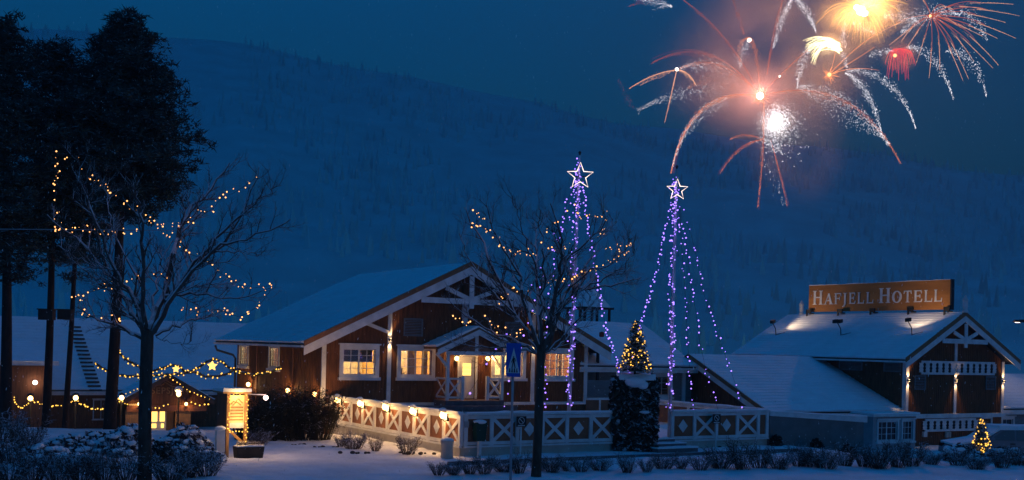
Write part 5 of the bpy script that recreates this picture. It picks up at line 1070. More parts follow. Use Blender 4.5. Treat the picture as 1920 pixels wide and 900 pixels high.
# ================================================================== pines
def pine(label, base, top, Z, rtr, zc0, Rf, seed, n_br=120, tuft=5):
    rnd = random.Random(seed); tp = atZ(*top, Z); bx_ = atZ(base[0], base[1], Z); g_ = gz(bx_.x, Z); b = Vector((bx_.x, Z, g_))
    t = thing('pine_tree', label, 'tree', tuple(b), 'tall pines on the left', site=False)
    path = [b + Vector((0, 0, -0.2)), b.lerp(tp, 0.3) + Vector((0.05, 0, 0)), b.lerp(tp, 0.65), tp]; lp = limb_path(path, 15)
    q = MB(); q.tube(lp, [rtr * (1.12 - 0.95 * i / (len(lp) - 1)) + 0.02 for i in range(len(lp))], 10); q.build('trunk', 'pinebark', t, True)
    br = MB(); nd = MB(); H_ = tp.z - zc0
    for i in range(n_br):
        u = rnd.random() ** 0.85; z = zc0 + H_ * u
        k = (z - b.z) / (tp.z - b.z); c = b.lerp(tp, min(1, k)); an = rnd.uniform(0, 2 * math.pi)
        R_ = Rf(u) * rnd.uniform(0.45, 1.0)
        d = Vector((math.cos(an), math.sin(an), 0)); end = c + d * R_ + Vector((0, 0, R_ * rnd.uniform(-0.12, 0.3))); mid = c.lerp(end, 0.5) + Vector((0, 0, R_ * 0.06))
        br.tube([c, mid, end], [0.05, 0.03, 0.012], 4, False)
        for j in range(max(2, int(tuft * R_))):
            w_ = rnd.uniform(0.3, 1.04); p = (c.lerp(mid, w_ * 2) if w_ < 0.5 else mid.lerp(end, w_ * 2 - 1)) + Vector((rnd.gauss(0, 0.3), rnd.gauss(0, 0.3), rnd.gauss(0.1, 0.16)))
            for _ in range(15):
                v = Vector((rnd.gauss(0, 1), rnd.gauss(0, 1), rnd.gauss(0.35, 0.7))).normalized(); e = v.cross(Vector((rnd.random() - 0.5, rnd.random() - 0.5, rnd.random() - 0.5))).normalized() * 0.035; l = rnd.uniform(0.16, 0.36)
                p2 = p + Vector((rnd.gauss(0, 0.1), rnd.gauss(0, 0.1), rnd.gauss(0, 0.06))); nd.quad(p2 - e, p2 + e, p2 + v * l)
    br.build('branches', 'pinebark', t); nd.build('crown', 'needle', t, kind='stuff')
def prof_R(tab):
    def f(u):
        for (a, ra), (b, rb) in zip(tab, tab[1:]):
            if a <= u <= b: return ra + (rb - ra) * (u - a) / (b - a)
        return tab[-1][1]
    return f
pine('thick pine with the broad dark crown, rightmost of the pines', (205, 810), (243, 34), 50, 0.24, 9.0, prof_R([(0, 1.3), (0.1, 3.0), (0.24, 4.5), (0.36, 3.5), (0.55, 3.0), (0.72, 2.3), (0.86, 1.45), (0.95, 0.75), (1, 0.3)]), 11, 330, 8)
pine('pine with a wooden box at its trunk, second from the left edge', (86, 800), (108, 82), 52, 0.17, 7.0, prof_R([(0, 1.4), (0.3, 2.3), (0.6, 2.2), (0.85, 1.6), (1, 0.5)]), 12, 190, 8)
pine('thinnest pine, between the boxed pine and the thick pine', (121, 790), (160, 130), 55, 0.12, 6.5, prof_R([(0, 1.2), (0.4, 2.1), (0.8, 1.6), (1, 0.5)]), 13, 150, 8)
pine('thick dark pine at the left edge of the picture', (10, 810), (12, 28), 48, 0.22, 6.0, prof_R([(0, 1.5), (0.25, 2.3), (0.5, 1.9), (0.8, 1.5), (0.93, 0.8), (1, 0.35)]), 14, 190, 8)
for px, Z, nm in ((88, 51.6, 'second pine'), (123, 54.7, 'thinnest pine')):
    c = atZ(px, 590, Z); o = thing('trunk_box', 'dark wooden box fixed round the trunk of the %s' % nm, 'box', tuple(c), 'boxes on pine trunks', site=False)
    q = MB(); q.box(c.x - 0.33, c.x + 0.33, c.y - 0.2, c.y + 0.2, c.z - 0.24, c.z + 0.22); q.build('box_body', 'soil', o)
    q = MB(); q.box(c.x - 0.38, c.x + 0.38, c.y - 0.25, c.y + 0.22, c.z + 0.222, c.z + 0.27); q.build('box_lid', 'soil', o)
# ================================================================== spruces with lights, ivy block
def spruce(label, p, H_, R_, bulbs, seed, tiers, br_):
    rnd = random.Random(seed); t = thing('christmas_tree', label, 'tree', tuple(p), 'lit christmas trees', site=False); p = Vector(p)
    q = MB(); q.tube([p, p + Vector((0, 0, H_))], [0.05, 0.01], 6); q.build('trunk', 'pinebark', t)
    nd = MB(); bl = MB()
    for i in range(tiers):
        u = i / tiers; z = H_ * (0.2 + 0.8 * u); r = R_ * (1 - u) ** 0.9 + 0.06
        for j in range(int(6 + 10 * (1 - u))):
            an = rnd.uniform(0, 6.283); d = Vector((math.cos(an), math.sin(an), 0)); L_ = r * rnd.uniform(0.75, 1.1); a = p + Vector((0, 0, z)); e = a + d * L_ + Vector((0, 0, -L_ * 0.16 + rnd.uniform(-0.03, 0.03)))
            nd.tube([a, e], [0.012, 0.005], 3, False); s_ = d.cross(Vector((0, 0, 1)))
            for k in range(int(8 + 26 * L_)):
                w_ = rnd.uniform(0.15, 1); c = a.lerp(e, w_); v = (d * 0.6 + s_ * rnd.uniform(-1, 1) + Vector((0, 0, rnd.uniform(-0.5, 0.4)))).normalized() * rnd.uniform(0.1, 0.2); f_ = v.cross(Vector((0, 0, 1))).normalized() * 0.035
                nd.quad(c - f_, c + v * 0.6 - f_ * 0.9, c + v, c + v * 0.6 + f_ * 0.9)
    nd.build('crown', 'spruce', t, kind='stuff')
    for i in range(bulbs):
        u = rnd.random() ** 1.3; an = rnd.uniform(math.pi, 2 * math.pi) if rnd.random() < 0.8 else rnd.uniform(0, math.pi); r = (R_ * (1 - u) ** 0.9 + 0.05) * rnd.uniform(0.85, 1.05)
        bl.ball(p + Vector((r * math.cos(an), r * math.sin(an), H_ * (0.2 + 0.78 * u))), rnd.uniform(0.024, 0.04) * br_, 6, 4)
    bl.build('bulbs', 'warm2', t, kind='stuff')
ivz = 43.4; ic = atZ(1190, 848, ivz); iw, ih = 0.84, 2.8
spruce('young spruce with amber lights standing over the ivy block', atZ(1190, 713, ivz + 0.3), 2.35, 0.66, 90, 21, 26, 0.72)
sp2 = atZ(1839, 862, 45.0); spruce('small spruce glowing with amber lights before the parked car', (sp2.x, 45.0, gz(sp2.x, 45.0) + 0.02), 1.75, 0.42, 60, 22, 15, 0.85)
iv = thing('ivy_block', 'square block of dark ivy with a thick snow cap beside the steps', 'hedge', (ic.x, ivz + 0.7, 0), site=False)
q = MB(); q.box(ic.x - iw + 0.12, ic.x + iw - 0.12, ivz + 0.12, ivz + 1.5, -0.1, ih - 0.1); q.build('core', 'hedge', iv)
q = MB(); rnd = random.Random(31)
for i in range(5200):
    s_ = rnd.random(); bulge = 0.1
    x, y, z = rnd.uniform(-iw, iw), rnd.uniform(0, 1.6), rnd.uniform(0, ih)
    fc = rnd.choice('FFFFLRRT')
    if fc == 'F': y = rnd.uniform(-0.05, 0.12)
    elif fc == 'L': x = -iw + rnd.uniform(-0.05, 0.12)
    elif fc == 'R': x = iw + rnd.uniform(-0.12, 0.05)
    else: z = ih + rnd.uniform(-0.12, 0.05)
    p = Vector((ic.x + x, ivz + y, z)); w_ = 1 + 0.15 * noise.noise(p * 1.5); p.x = ic.x + x * (1 + 0.08 * noise.noise(Vector((0, y, z * 1.3)))); p.y += 0.14 * noise.noise(Vector((x * 1.5, 3, z * 1.5)))
    a = Vector((rnd.gauss(0, 1), rnd.gauss(-0.6, 1), rnd.gauss(0, 0.7))).normalized(); b = a.cross(Vector((rnd.random(), rnd.random(), rnd.random()))).normalized(); c = a.cross(b); l = rnd.uniform(0.06, 0.13)
    q.quad(p - b * l, p - c * l * 0.8 + b * l * 0.2, p + b * l, p + c * l * 0.8 + b * l * 0.2)
q.build('leaves', 'ivy', iv, kind='stuff')
q = MB(); snow_slope(q, (ic.x - iw + 0.18, ivz - 0.08, ih - 0.02), (ic.x + iw - 0.1, ivz - 0.08, ih - 0.02), (ic.x - iw + 0.2, ivz + 1.5, ih - 0.02), (ic.x + iw - 0.1, ivz + 1.5, ih - 0.02), 8, 0.24, 0, 18, 0.06)
q.build('snow_cap', 'snow', iv, True)
for a in (((ic.x - 0.05, ivz + 0.0, ih - 0.08), 0.42, 12, 8, 0.55), ((ic.x + 0.25, ivz - 0.03, ih - 0.2), 0.22, 10, 6, 0.8), ((ic.x + 0.35, ivz + 0.0, 1.55), 0.22, 10, 6, 0.3)): q = MB(); q.ball(*a); q.build('snow_pad', 'snow', iv, True)
# ================================================================== shrubs
def twig_mesh(seed, n, h, spread, r=0.011, sub=5, curl=0.25):
    rnd = random.Random(seed); q = MB()
    for i in range(n):
        an = rnd.uniform(0, 6.283); rr = spread * math.sqrt(rnd.random()) * 0.45; p = Vector((rr * math.cos(an), rr * math.sin(an), -0.03)); d = Vector((math.cos(an) * spread * 0.6, math.sin(an) * spread * 0.6, h * rnd.uniform(0.6, 1.05)))
        pts = [p]; k = 4
        for j in range(1, k + 1): pts.append(p + d * (j / k) + Vector((rnd.gauss(0, 1), rnd.gauss(0, 1), rnd.gauss(0, 0.5))) * curl * 0.22 * j / k)
        q.tube(pts, [r, r * 0.9, r * 0.75, r * 0.6, r * 0.4], 3, False)
        for s_ in range(sub):
            k_ = rnd.uniform(0.3, 1); idx = min(3, int(k_ * 4)); a = pts[idx].lerp(pts[idx + 1], rnd.random()); v = Vector((rnd.gauss(0, 1), rnd.gauss(0, 1), rnd.gauss(0.5, 0.6))).normalized() * rnd.uniform(0.1, 0.28)
            q.tube([a, a + v * 0.5 + Vector((0, 0, 0.02)), a + v], [r * 0.6, r * 0.55, r * 0.4], 3, False)
            for c in range(2):
                w_ = a + v * rnd.uniform(0.4, 1); s2 = rnd.uniform(0.012, 0.03); n_ = Vector((rnd.gauss(0, 1), rnd.gauss(0, 1), rnd.gauss(0, 1))).normalized(); e = n_.cross(Vector((0.3, 0.5, 0.8))).normalized() * s2; q.quad(w_ - e, w_ + n_ * s2, w_ + e)
    return q
def mound_mesh(seed, rx, ry, h, n, leaf=0.09):
    """low shrub heaped with snow: leaf clumps with pads of snow on top"""
    rnd = random.Random(seed); q = MB(); pads = MB()
    for i in range(n):
        an = rnd.uniform(0, 6.283); ph = math.acos(rnd.uniform(0.0, 1)); rr = rnd.uniform(0.75, 1.02); s_ = Vector((rx * math.sin(ph) * math.cos(an), ry * math.sin(ph) * math.sin(an), h * math.cos(ph))) * rr
        s_ += s_.normalized() * 0.16 * noise.noise(s_ * 3 + Vector((seed, 0, 0)))
        a = Vector((rnd.gauss(0, 1), rnd.gauss(0, 1), rnd.gauss(0, 0.8))).normalized(); b = a.cross(Vector((rnd.random(), rnd.random(), rnd.random()))).normalized(); l = rnd.uniform(0.5, 1.2) * leaf; c = a.cross(b)
        q.quad(s_ - b * l, s_ - c * l * 0.6, s_ + b * l, s_ + c * l * 0.6)
    for i in range(int(14 + 26 * rx)):
        an = rnd.uniform(0, 6.283); ph = math.acos(rnd.uniform(0.25, 1)); p = Vector((rx * math.sin(ph) * math.cos(an), ry * math.sin(ph) * math.sin(an), h * math.cos(ph) * 0.98)); p += p.normalized() * 0.16 * noise.noise(p * 3 + Vector((seed, 0, 0)))
        r = rnd.uniform(0.07, 0.2); n0 = len(pads.v); pads.ball(p, r, 8, 5, 0.42)
        pads.v[n0:] = [tuple(Vector(v) + Vector((1, 1, 0.6)) * 0.05 * noise.noise(Vector(v) * 9)) for v in pads.v[n0:]]
    return q, pads
TW = []
for i, (n, h, s_) in enumerate(((70, 0.85, 0.6), (85, 0.75, 0.7), (60, 1.0, 0.55))):
    o = twig_mesh(40 + i, n, h, s_).build('shrub_twigs', 'twig'); COL.objects.unlink(o); TW.append(o.data); bpy.data.objects.remove(o)
def shrub(label, X, Y, k, s, rz, grp, sz=1.0):
    o = bpy.data.objects.new('shrub', TW[k]); COL.objects.link(o); o.location = (X, Y, gz(X, Y)); o.scale = (s, s, s * sz); o.rotation_euler = (0, 0, rz); o['label'] = label; o['category'] = 'shrub'; o['group'] = grp
rnd = random.Random(77)
row = []
px = 822
while px < 1745:
    row.append((px, 889 - (px - 822) * 0.016 + rnd.uniform(-3, 2), rnd.uniform(0.6, 0.95) * (0.85 if px < 1290 else 1.15))); px += rnd.uniform(24, 40) if not (1105 < px < 1130) else 52
ordn = ['first', 'second', 'third', 'fourth', 'fifth', 'sixth', 'seventh', 'eighth', 'ninth', 'tenth', 'eleventh', 'twelfth', 'thirteenth', 'fourteenth', 'fifteenth', 'sixteenth', 'seventeenth', 'eighteenth', 'nineteenth', 'twentieth']
for i, (px, py, s) in enumerate(row):
    p = atz(px, py, 0); j = len(row) - 1 - i
    nm_ = ordn[i] + ' from the left' if i < len(row) / 2 else ordn[j] + ' from the right'
    shrub('frosted twiggy shrub, %s in the front hedge row' % nm_, p.x, p.y, i % 3, s * 0.95, rnd.uniform(0, 6), 'shrubs of the front hedge row', rnd.uniform(0.75, 1.1))
lf_ = [(18, 905, 1.0), (62, 903, 0.9), (108, 904, 0.95), (150, 902, 1.0), (196, 904, 0.95), (235, 901, 0.9), (318, 901, 1.0), (352, 896, 0.95), (388, 893, 0.85), (20, 868, 1.15), (48, 850, 1.25), (5, 830, 1.4)]
nm2 = ['at the bottom left corner', 'second along the bottom left', 'third along the bottom left', 'fourth along the bottom left', 'fifth along the bottom left', 'left beside the tree trunk', 'right beside the tree trunk', 'second right of the tree trunk', 'at the edge of the snowy path', 'in the second row at the left edge', 'taller, under the first lamp post', 'tallest, at the left edge below the pine']
for i, (px, py, s) in enumerate(lf_):
    p = atz(px, py, 0); shrub('frosted twiggy shrub %s' % nm2[i], p.x, p.y, (i + 1) % 3, s, rnd.uniform(0, 6), 'shrubs at the lower left')
for i, (px, py, s, nm) in enumerate(((1795, 872, 0.85, 'left of the small lit spruce'), (1830, 880, 0.8, 'at the foot of the small lit spruce'), (1880, 876, 0.95, 'before the parked car'), (1912, 872, 1.0, 'at the right edge before the car'))):
    p = atz(px, py, 0); shrub('snowy twiggy shrub ' + nm, p.x, p.y, i % 3, s, rnd.uniform(0, 6), 'shrubs before the car', 0.8)
for i, (px, py, s, nm) in enumerate(((640, 838, 0.5, 'left one under the terrace side fence'), (662, 842, 0.8, 'largest one under the terrace side fence'), (705, 846, 0.55, 'middle one under the terrace side fence'), (765, 851, 0.75, 'rightmost one under the terrace side fence'), (485, 835, 0.8, 'behind the planter box'))):
    p = atz(px, py, 0); shrub('small frosted shrub, ' + nm, p.x, p.y, i % 3, s, rnd.uniform(0, 6), 'shrubs along the terrace base')
def mound(label, px, py, rx, ry, h, seed, m='leafsnow', n=900, snow=True, z=0):
    q, pads = mound_mesh(seed, rx, ry, h, n); p = atz(px, py, z); g_ = gz(p.x, p.y)
    o = thing('snowy_bush', label, 'bush', (p.x, p.y, g_), 'snow laden bushes', site=False)
    for mb, nm, mm in ((q, 'foliage', m), (pads, 'snow_pads', 'snow')):
        if nm == 'snow_pads' and not snow: continue
        mb.v = [(v[0] + p.x, v[1] + p.y, v[2] + g_ - 0.05) for v in mb.v]; mb.build(nm, mm, o, kind='stuff')
ml = [(80, 868, 0.9, 0.6, 'low, at the far left behind the twigs'), (128, 850, 0.8, 0.65, 'wide flat one left of the thick pine foot'), (178, 846, 0.8, 0.7, 'below the thick pine'), (222, 852, 0.75, 0.75, 'just left of the tree trunk'), (330, 850, 0.7, 0.7, 'just right of the tree trunk'), (372, 856, 0.6, 0.6, 'left of the white post'), (392, 866, 0.45, 0.4, 'smallest, at the foot of the white post'), (150, 872, 0.8, 0.4, 'in the middle of the left bed'), (245, 838, 0.9, 0.8, 'behind the tree trunk'), (350, 835, 0.8, 0.8, 'before the reception doors')]
for i, (px, py, r, h_, nm) in enumerate(ml): mound('bush heaped with snow, ' + nm, px, py, r, r * 0.8, h_, 60 + i)
mound('dark evergreen ball right of the tree trunk', 300, 868, 0.42, 0.4, 0.75, 80, 'ivy', 900, False)
mound('snowy bush left of the small lit spruce, before the hotel', 1800, 862, 0.75, 0.6, 0.7, 81); mound('snowy bush right of the small lit spruce', 1880, 866, 0.9, 0.6, 0.6, 82)
HT = twig_mesh(47, 150, 1.0, 0.5, 0.006, 7); ho_ = HT.build('hedge_twigs', 'hedge'); COL.objects.unlink(ho_); HD = ho_.data; bpy.data.objects.remove(ho_)
for i, (px, s, nm) in enumerate(((470, 1.5, 'farthest left'), (500, 1.9, 'second from the left'), (532, 2.05, 'third from the left'), (562, 2.0, 'fourth from the left'), (590, 1.85, 'nearest the terrace corner'))):
    p = atz(px, 829, 0); o = bpy.data.objects.new('shrub', HD); COL.objects.link(o); o.location = (p.x, p.y + 1.2, gz(p.x, p.y + 1.2)); o.scale = (s * 0.95, s, s); o.rotation_euler = (0, 0, i * 1.3)
    o['label'] = 'tall dark shrub along the restaurant side wall, ' + nm; o['category'] = 'shrub'; o['group'] = 'tall dark shrubs by the side wall'
mound('round dark bush behind the planter box', 480, 826, 0.8, 0.7, 1.15, 84, 'hedge', 1500, False)
for i, (px, nm) in enumerate(((1455, 'left'), (1530, 'middle'), (1590, 'right'))): mound('small dark shrub at the %s of the grey wall' % nm, px, 836, 0.3, 0.25, 0.55, 85 + i, 'hedge', 250, False)
# clods of dark earth showing through the snow of the path
for i, (px, py, nm) in enumerate(((570, 833, 'left'), (625, 838, 'second'), (676, 848, 'third'), (790, 849, 'right'), (1368, 838, 'far right'))):
    p = atz(px, py, 0.02); q = MB()
    for k in range(7): q.ball((p.x + random.gauss(0, 0.3), p.y + random.gauss(0, 0.08), 0.0), random.uniform(0.05, 0.1), 6, 4, 0.7)
    solo(q, 'earth_clods', 'dark earth clods in the snow, %s along the terrace base' % nm, 'clods', 'soil', (p.x, p.y, 0), 'earth clods', site=False)
# ================================================================== falling snow
q = MB(); rnd = random.Random(5)
for i in range(5200):
    Z = rnd.uniform(14, 48); px, py = rnd.uniform(-200, 2120), rnd.uniform(-60, 900); c = atZ(px, py, Z)
    if c.z < 0.1: continue
    r = rnd.uniform(0.004, 0.011); d = Vector((rnd.uniform(-0.3, 0.3), 0, -1)).normalized() * r * rnd.uniform(1, 3.0); e = Vector((r * 0.6, 0, 0)); f_ = Vector((0, r * 0.6, 0))
    n0 = len(q.v); q.v += [tuple(c + d), tuple(c - d), tuple(c + e), tuple(c - e), tuple(c + f_), tuple(c - f_)]; q.f += [tuple(n0 + i for i in t) for t in ((0,2,4),(0,4,3),(0,3,5),(0,5,2),(1,4,2),(1,3,4),(1,5,3),(1,2,5))]
fl = q.build('falling_snow', 'snow', kind='stuff'); fl['label'] = 'fine snowflakes falling through the dusk air'; fl['category'] = 'snowflakes'
# ================================================================== fireworks (about 190 m away)
FZ = 190.0
FM = dict(fw=emit('spark_white', (0.95, 0.93, 1.0), 1.15), fp=emit('spark_peach', (1.0, 0.45, 0.27), 0.75), fo=emit('spark_orange', (1.0, 0.30, 0.13), 0.75), fd=emit('spark_dim_red', (0.75, 0.15, 0.12), 0.42),
    fr=emit('spark_red', (1.0, 0.08, 0.13), 0.6), fg=emit('spark_gold', (1.0, 0.60, 0.17), 1.0), fy=emit('spark_pale_gold', (1.0, 0.86, 0.45), 2.2), core=emit('burst_core', (1.0, 0.86, 0.72), 6.0), ocore=emit('burst_core_orange', (1.0, 0.34, 0.12), 3.0))
M.update(FM)
S_ = FZ / F_PX
def bez(a, b, c, t): return ((1-t)**2*a[0] + 2*(1-t)*t*b[0] + t*t*c[0], (1-t)**2*a[1] + 2*(1-t)*t*b[1] + t*t*c[1])
frnd = random.Random(99)
def sparks(mb, arc, n, wid, hang, r, t0=0.0, t1=1.0, dep=6.0, bias=1.0, below=True):
    """scatter n sparks along a bezier in the sky, spreading wid px, hanging up to hang px below"""
    a, b, c = arc
    for i in range(int(n * 1.6)):
        t = t0 + (t1 - t0) * frnd.random() ** bias; x, y = bez(a, b, c, t); e = math.sin(math.pi * min(1, t * 1.1)) * 0.8 + 0.2
        x += frnd.gauss(0, wid) * e; y += frnd.gauss(0, wid) * e + (frnd.random() ** 1.6) * hang * e
        p = atZ(x, y, FZ + frnd.gauss(0, dep) * t); mb.octa(p, r * 0.56 * S_ * frnd.uniform(0.55, 1.25))
def trail(mb, arc, r0, r1, n=18, dz=0.0):
    pts = [atZ(*bez(*arc, i / (n - 1)), FZ + dz * i / (n - 1)) for i in range(n)]; mb.tube(pts, [max(0.004, (r0 + (r1 - r0) * i / (n - 1)) * 0.7 * S_ * frnd.uniform(0.75, 1.25)) for i in range(n)], 5)
def burst(label, c, specs, cores, lights=()):
    p = atZ(*c, FZ); o = thing('firework', label, 'firework', tuple(p), 'fireworks in the night sky', site=False)
    for nm, m, fn in specs:
        mb = MB(); fn(mb)
        if mb.v: mb.build(nm, m, o, kind='stuff')
    for (x, y, r, m, sz) in cores:
        mb = MB(); q0 = atZ(x, y, FZ); mb.ball(q0, r * S_, 14, 10, sz); mb.build('core', m, o, True)
    for (x, y, e, col, dz) in lights: light('POINT', o, atZ(x, y, FZ + dz), e, col, 1.0, site=False)
    return o
# big peach burst
A0 = (1425, 180)
def arms_orange(mb):
    sparks(mb, (A0, (1290, 158), (1258, 325)), 900, 2.6, 5, 0.85); sparks(mb, ((1432, 190), (1434, 260), (1421, 388)), 330, 2.0, 2, 0.8); sparks(mb, ((1445, 262), (1462, 320), (1476, 386)), 110, 1.0, 2, 0.7)
    sparks(mb, (A0, (1600, 130), (1688, 305)), 750, 4.5, 8, 0.75); sparks(mb, (A0, (1350, 90), (1275, 128)), 420, 5, 10, 0.75); sparks(mb, (A0, (1420, 60), (1398, 72)), 330, 4, 6, 0.75); sparks(mb, ((1400, 72), (1380, 75), (1388, 125)), 150, 3, 4, 0.75)
    sparks(mb, ((1430, 262), (1385, 265), (1350, 325)), 170, 1.5, 3, 0.7); sparks(mb, ((1432, 262), (1395, 245), (1368, 262)), 110, 1.8, 3, 0.7); sparks(mb, (A0, (1480, 120), (1530, 82)), 330, 6, 6, 0.7); sparks(mb, (A0, (1340, 130), (1290, 165)), 200, 6, 10, 0.7)
    for _ in range(130):
        an = frnd.uniform(0, 6.28); l = frnd.uniform(6, 24); trail(mb, (A0, (1425 + l*0.5*math.cos(an), 180 + l*0.5*math.sin(an)), (1425 + l*math.cos(an), 180 + l*math.sin(an))), 0.9, 0.1, 3)
def arms_streak(mb):
    for arc in ((A0, (1290, 158), (1258, 325)), ((1432, 190), (1434, 260), (1421, 388)), ((1445, 262), (1462, 320), (1476, 386)), (A0, (1600, 130), (1688, 305)), (A0, (1350, 90), (1275, 128)), (A0, (1420, 60), (1398, 72)), ((1430, 262), (1385, 265), (1350, 325)), ((1432, 262), (1395, 245), (1368, 262)), (A0, (1480, 120), (1530, 82)), (A0, (1370, 60), (1270, -8)), (A0, (1330, 55), (1222, 118)), ((1438, 140), (1450, 60), (1470, -10))):
        for k_ in range(3):
            o = lambda q_: (q_[0] + frnd.gauss(0, 2.2), q_[1] + frnd.gauss(0, 2.2)); trail(mb, (arc[0], o(arc[1]), o(arc[2])), 0.45, 0.12, 16)
def arms_white(mb):
    sparks(mb, (A0, (1290, 158), (1258, 325)), 260, 3.5, 20, 0.95, 0.25, 0.95); sparks(mb, ((1500, 160), (1590, 155), (1668, 270)), 620, 5, 46, 0.9, 0.0, 1.0); sparks(mb, (A0, (1350, 90), (1275, 128)), 200, 8, 28, 0.85, 0.3, 1); sparks(mb, (A0, (1330, 130), (1195, 205)), 230, 6, 24, 0.85, 0.35, 1); sparks(mb, ((1405, 75), (1385, 85), (1388, 130)), 110, 6, 18, 0.9)
def arms_dim(mb):
    sparks(mb, (A0, (1370, 60), (1270, -8)), 420, 3, 4, 0.8, 0.15); sparks(mb, (A0, (1330, 55), (1222, 118)), 300, 3, 8, 0.8, 0.45); sparks(mb, ((1395, 65), (1385, 25), (1370, -10)), 170, 2.4, 3, 0.8); sparks(mb, ((1438, 140), (1450, 60), (1470, -10)), 330, 3, 4, 0.8); sparks(mb, ((1270, -8), (1210, -5), (1180, 12)), 130, 3, 5, 0.8); sparks(mb, (A0, (1520, 165), (1560, 190)), 230, 5, 12, 0.7); sparks(mb, ((1160, 150), (1175, 175), (1190, 205)), 60, 5, 10, 0.6)
def top_white(mb):
    sparks(mb, ((1450, 90), (1465, 20), (1490, -8)), 260, 4, 6, 0.95); sparks(mb, ((1490, -4), (1515, 10), (1530, 62)), 230, 4, 8, 0.95); sparks(mb, ((1190, -8), (1230, 0), (1260, 12)), 150, 5, 8, 0.95); sparks(mb, ((1520, 85), (1500, 110), (1495, 165)), 190, 5, 8, 0.95)
burst('largest peach firework with long arching arms above the right flagpole', A0, [('spark_arms', 'fo', arms_orange), ('streaks', 'fd', arms_streak), ('white_sparks', 'fw', arms_white), ('fading_arms', 'fd', arms_dim), ('upper_sparks', 'fw', top_white)], [(1425, 180, 6.5, 'core', 1), (1405, 75, 3.5, 'core', 1), (1462, 143, 1.6, 'core', 1)], [(1425, 172, 3600, (1.0, 0.36, 0.27), -4), (1405, 95, 1800, (1.0, 0.35, 0.22), -2)])
# white burst
def white_ball(mb):
    for i in range(3200):
        an = frnd.uniform(0, 6.283); r = abs(frnd.gauss(0, 1)); x = 1455 + math.cos(an) * r * 20 + r * r * 1.6; y = 229 + math.sin(an) * r * 22 + r * r * 2.4; mb.octa(atZ(x, y, FZ + frnd.gauss(0, 2)), 0.66 * S_ * frnd.uniform(0.5, 1.25))
    sparks(mb, ((1435, 265), (1450, 255), (1465, 285)), 120, 6, 20, 0.9); sparks(mb, ((1440, 300), (1450, 330), (1470, 385)), 26, 8, 14, 0.9)
burst('dazzling white firework just below the peach burst', (1455, 230), [('white_sparks', 'fw', white_ball)], [(1453, 228, 8, 'core', 1.1), (1462, 219, 5.5, 'core', 0.9), (1445, 238, 5, 'core', 0.9)], [(1455, 228, 1600, (1.0, 0.85, 0.8), 0)])
# small palm on the left
C0 = (1270, 131)
def palm(mb):
    trail(mb, (C0, (1225, 135), (1180, 166)), 1.2, 0.4); sparks(mb, (C0, (1225, 135), (1180, 166)), 190, 1.6, 4, 0.7); sparks(mb, (C0, (1235, 140), (1200, 160)), 110, 1.4, 3, 0.7); sparks(mb, (C0, (1292, 135), (1305, 160)), 220, 2.2, 3, 0.7); trail(mb, (C0, (1292, 133), (1304, 158)), 1.6, 0.8); sparks(mb, ((1268, 135), (1258, 180), (1246, 230)), 150, 1.3, 2, 0.7); trail(mb, ((1268, 135), (1258, 180), (1247, 228)), 1.0, 0.3)
burst('small peach palm firework at the left of the display', C0, [('spark_arms', 'fp', palm)], [(1269, 130, 3.0, 'core', 1)], [])
# pale gold plume
def plume(mb):
    for i in range(34):
        s_ = frnd.uniform(0, 1); ex, ey = 1508 + 20 * s_ + frnd.gauss(0, 3), 78 + 44 * s_ + frnd.gauss(0, 4); trail(mb, ((1574 + frnd.gauss(0, 2), 92 + frnd.gauss(0, 6)), (1545 + frnd.gauss(0, 5), 66 + frnd.gauss(0, 8)), (ex, ey)), 1.3, 0.25, 10)
burst('pale gold plume firework curling left', (1550, 85), [('spark_arms', 'fy', plume)], [(1556, 85, 4, 'core', 0.9), (1563, 89, 4, 'core', 1.0)], [(1553, 84, 900, (1.0, 0.75, 0.35), 0)])
# big golden burst
def gold(mb):
    for i in range(46):
        an = math.radians(frnd.uniform(150, 330)); l = frnd.uniform(28, 72); dx, dy = math.cos(an) * l, -math.sin(an) * l * 0.5; trail(mb, ((1614, 20), (1614 + dx * 0.6, 16 + dy * 0.6 - 14), (1614 + dx, 26 + dy + l * 0.35)), 0.85, 0.12, 9)
    for ex, ey in ((1690, 25), (1702, 8), (1700, -6), (1545, 25), (1530, 45), (1680, 52)): trail(mb, ((1620, 18), (1655 if ex > 1614 else 1575, -10), (ex, ey)), 1.1, 0.3, 12)
burst('large golden firework at the top of the picture', (1614, 20), [('spark_arms', 'fg', gold)], [(1614, 20, 8, 'core', 1.0), (1606, 14, 5, 'core', 1.0), (1621, 25, 6, 'core', 0.9)], [(1620, 18, 22000, (1.0, 0.42, 0.10), -3)])
# orange star with white arms
F0 = (1555, 140)
def star(mb):
    for _ in range(70): an = frnd.uniform(0, 6.28); l = frnd.uniform(5, 20); trail(mb, (F0, (1555 + l*0.5*math.cos(an), 140 + l*0.5*math.sin(an)), (1555 + l*math.cos(an), 140 + l*math.sin(an))), 0.9, 0.15, 3)
    trail(mb, (F0, (1580, 128), (1640, 88)), 0.9, 0.3); trail(mb, (F0, (1600, 90), (1645, 62)), 0.8, 0.3); trail(mb, (F0, (1600, 122), (1648, 132)), 1.0, 0.3); trail(mb, (F0, (1570, 100), (1566, 75)), 0.8, 0.2)
def star_white(mb):
    sparks(mb, ((1585, 137), (1632, 150), (1655, 258)), 330, 4, 6, 0.95); sparks(mb, ((1585, 132), (1680, 120), (1717, 240)), 330, 4, 10, 0.95); sparks(mb, ((1630, 105), (1655, 92), (1675, 95)), 90, 4, 6, 0.9); sparks(mb, ((1585, 45), (1575, 90), (1588, 128)), 160, 5, 5, 0.9); sparks(mb, ((1600, 40), (1612, 52), (1640, 62)), 60, 5, 5, 0.9)
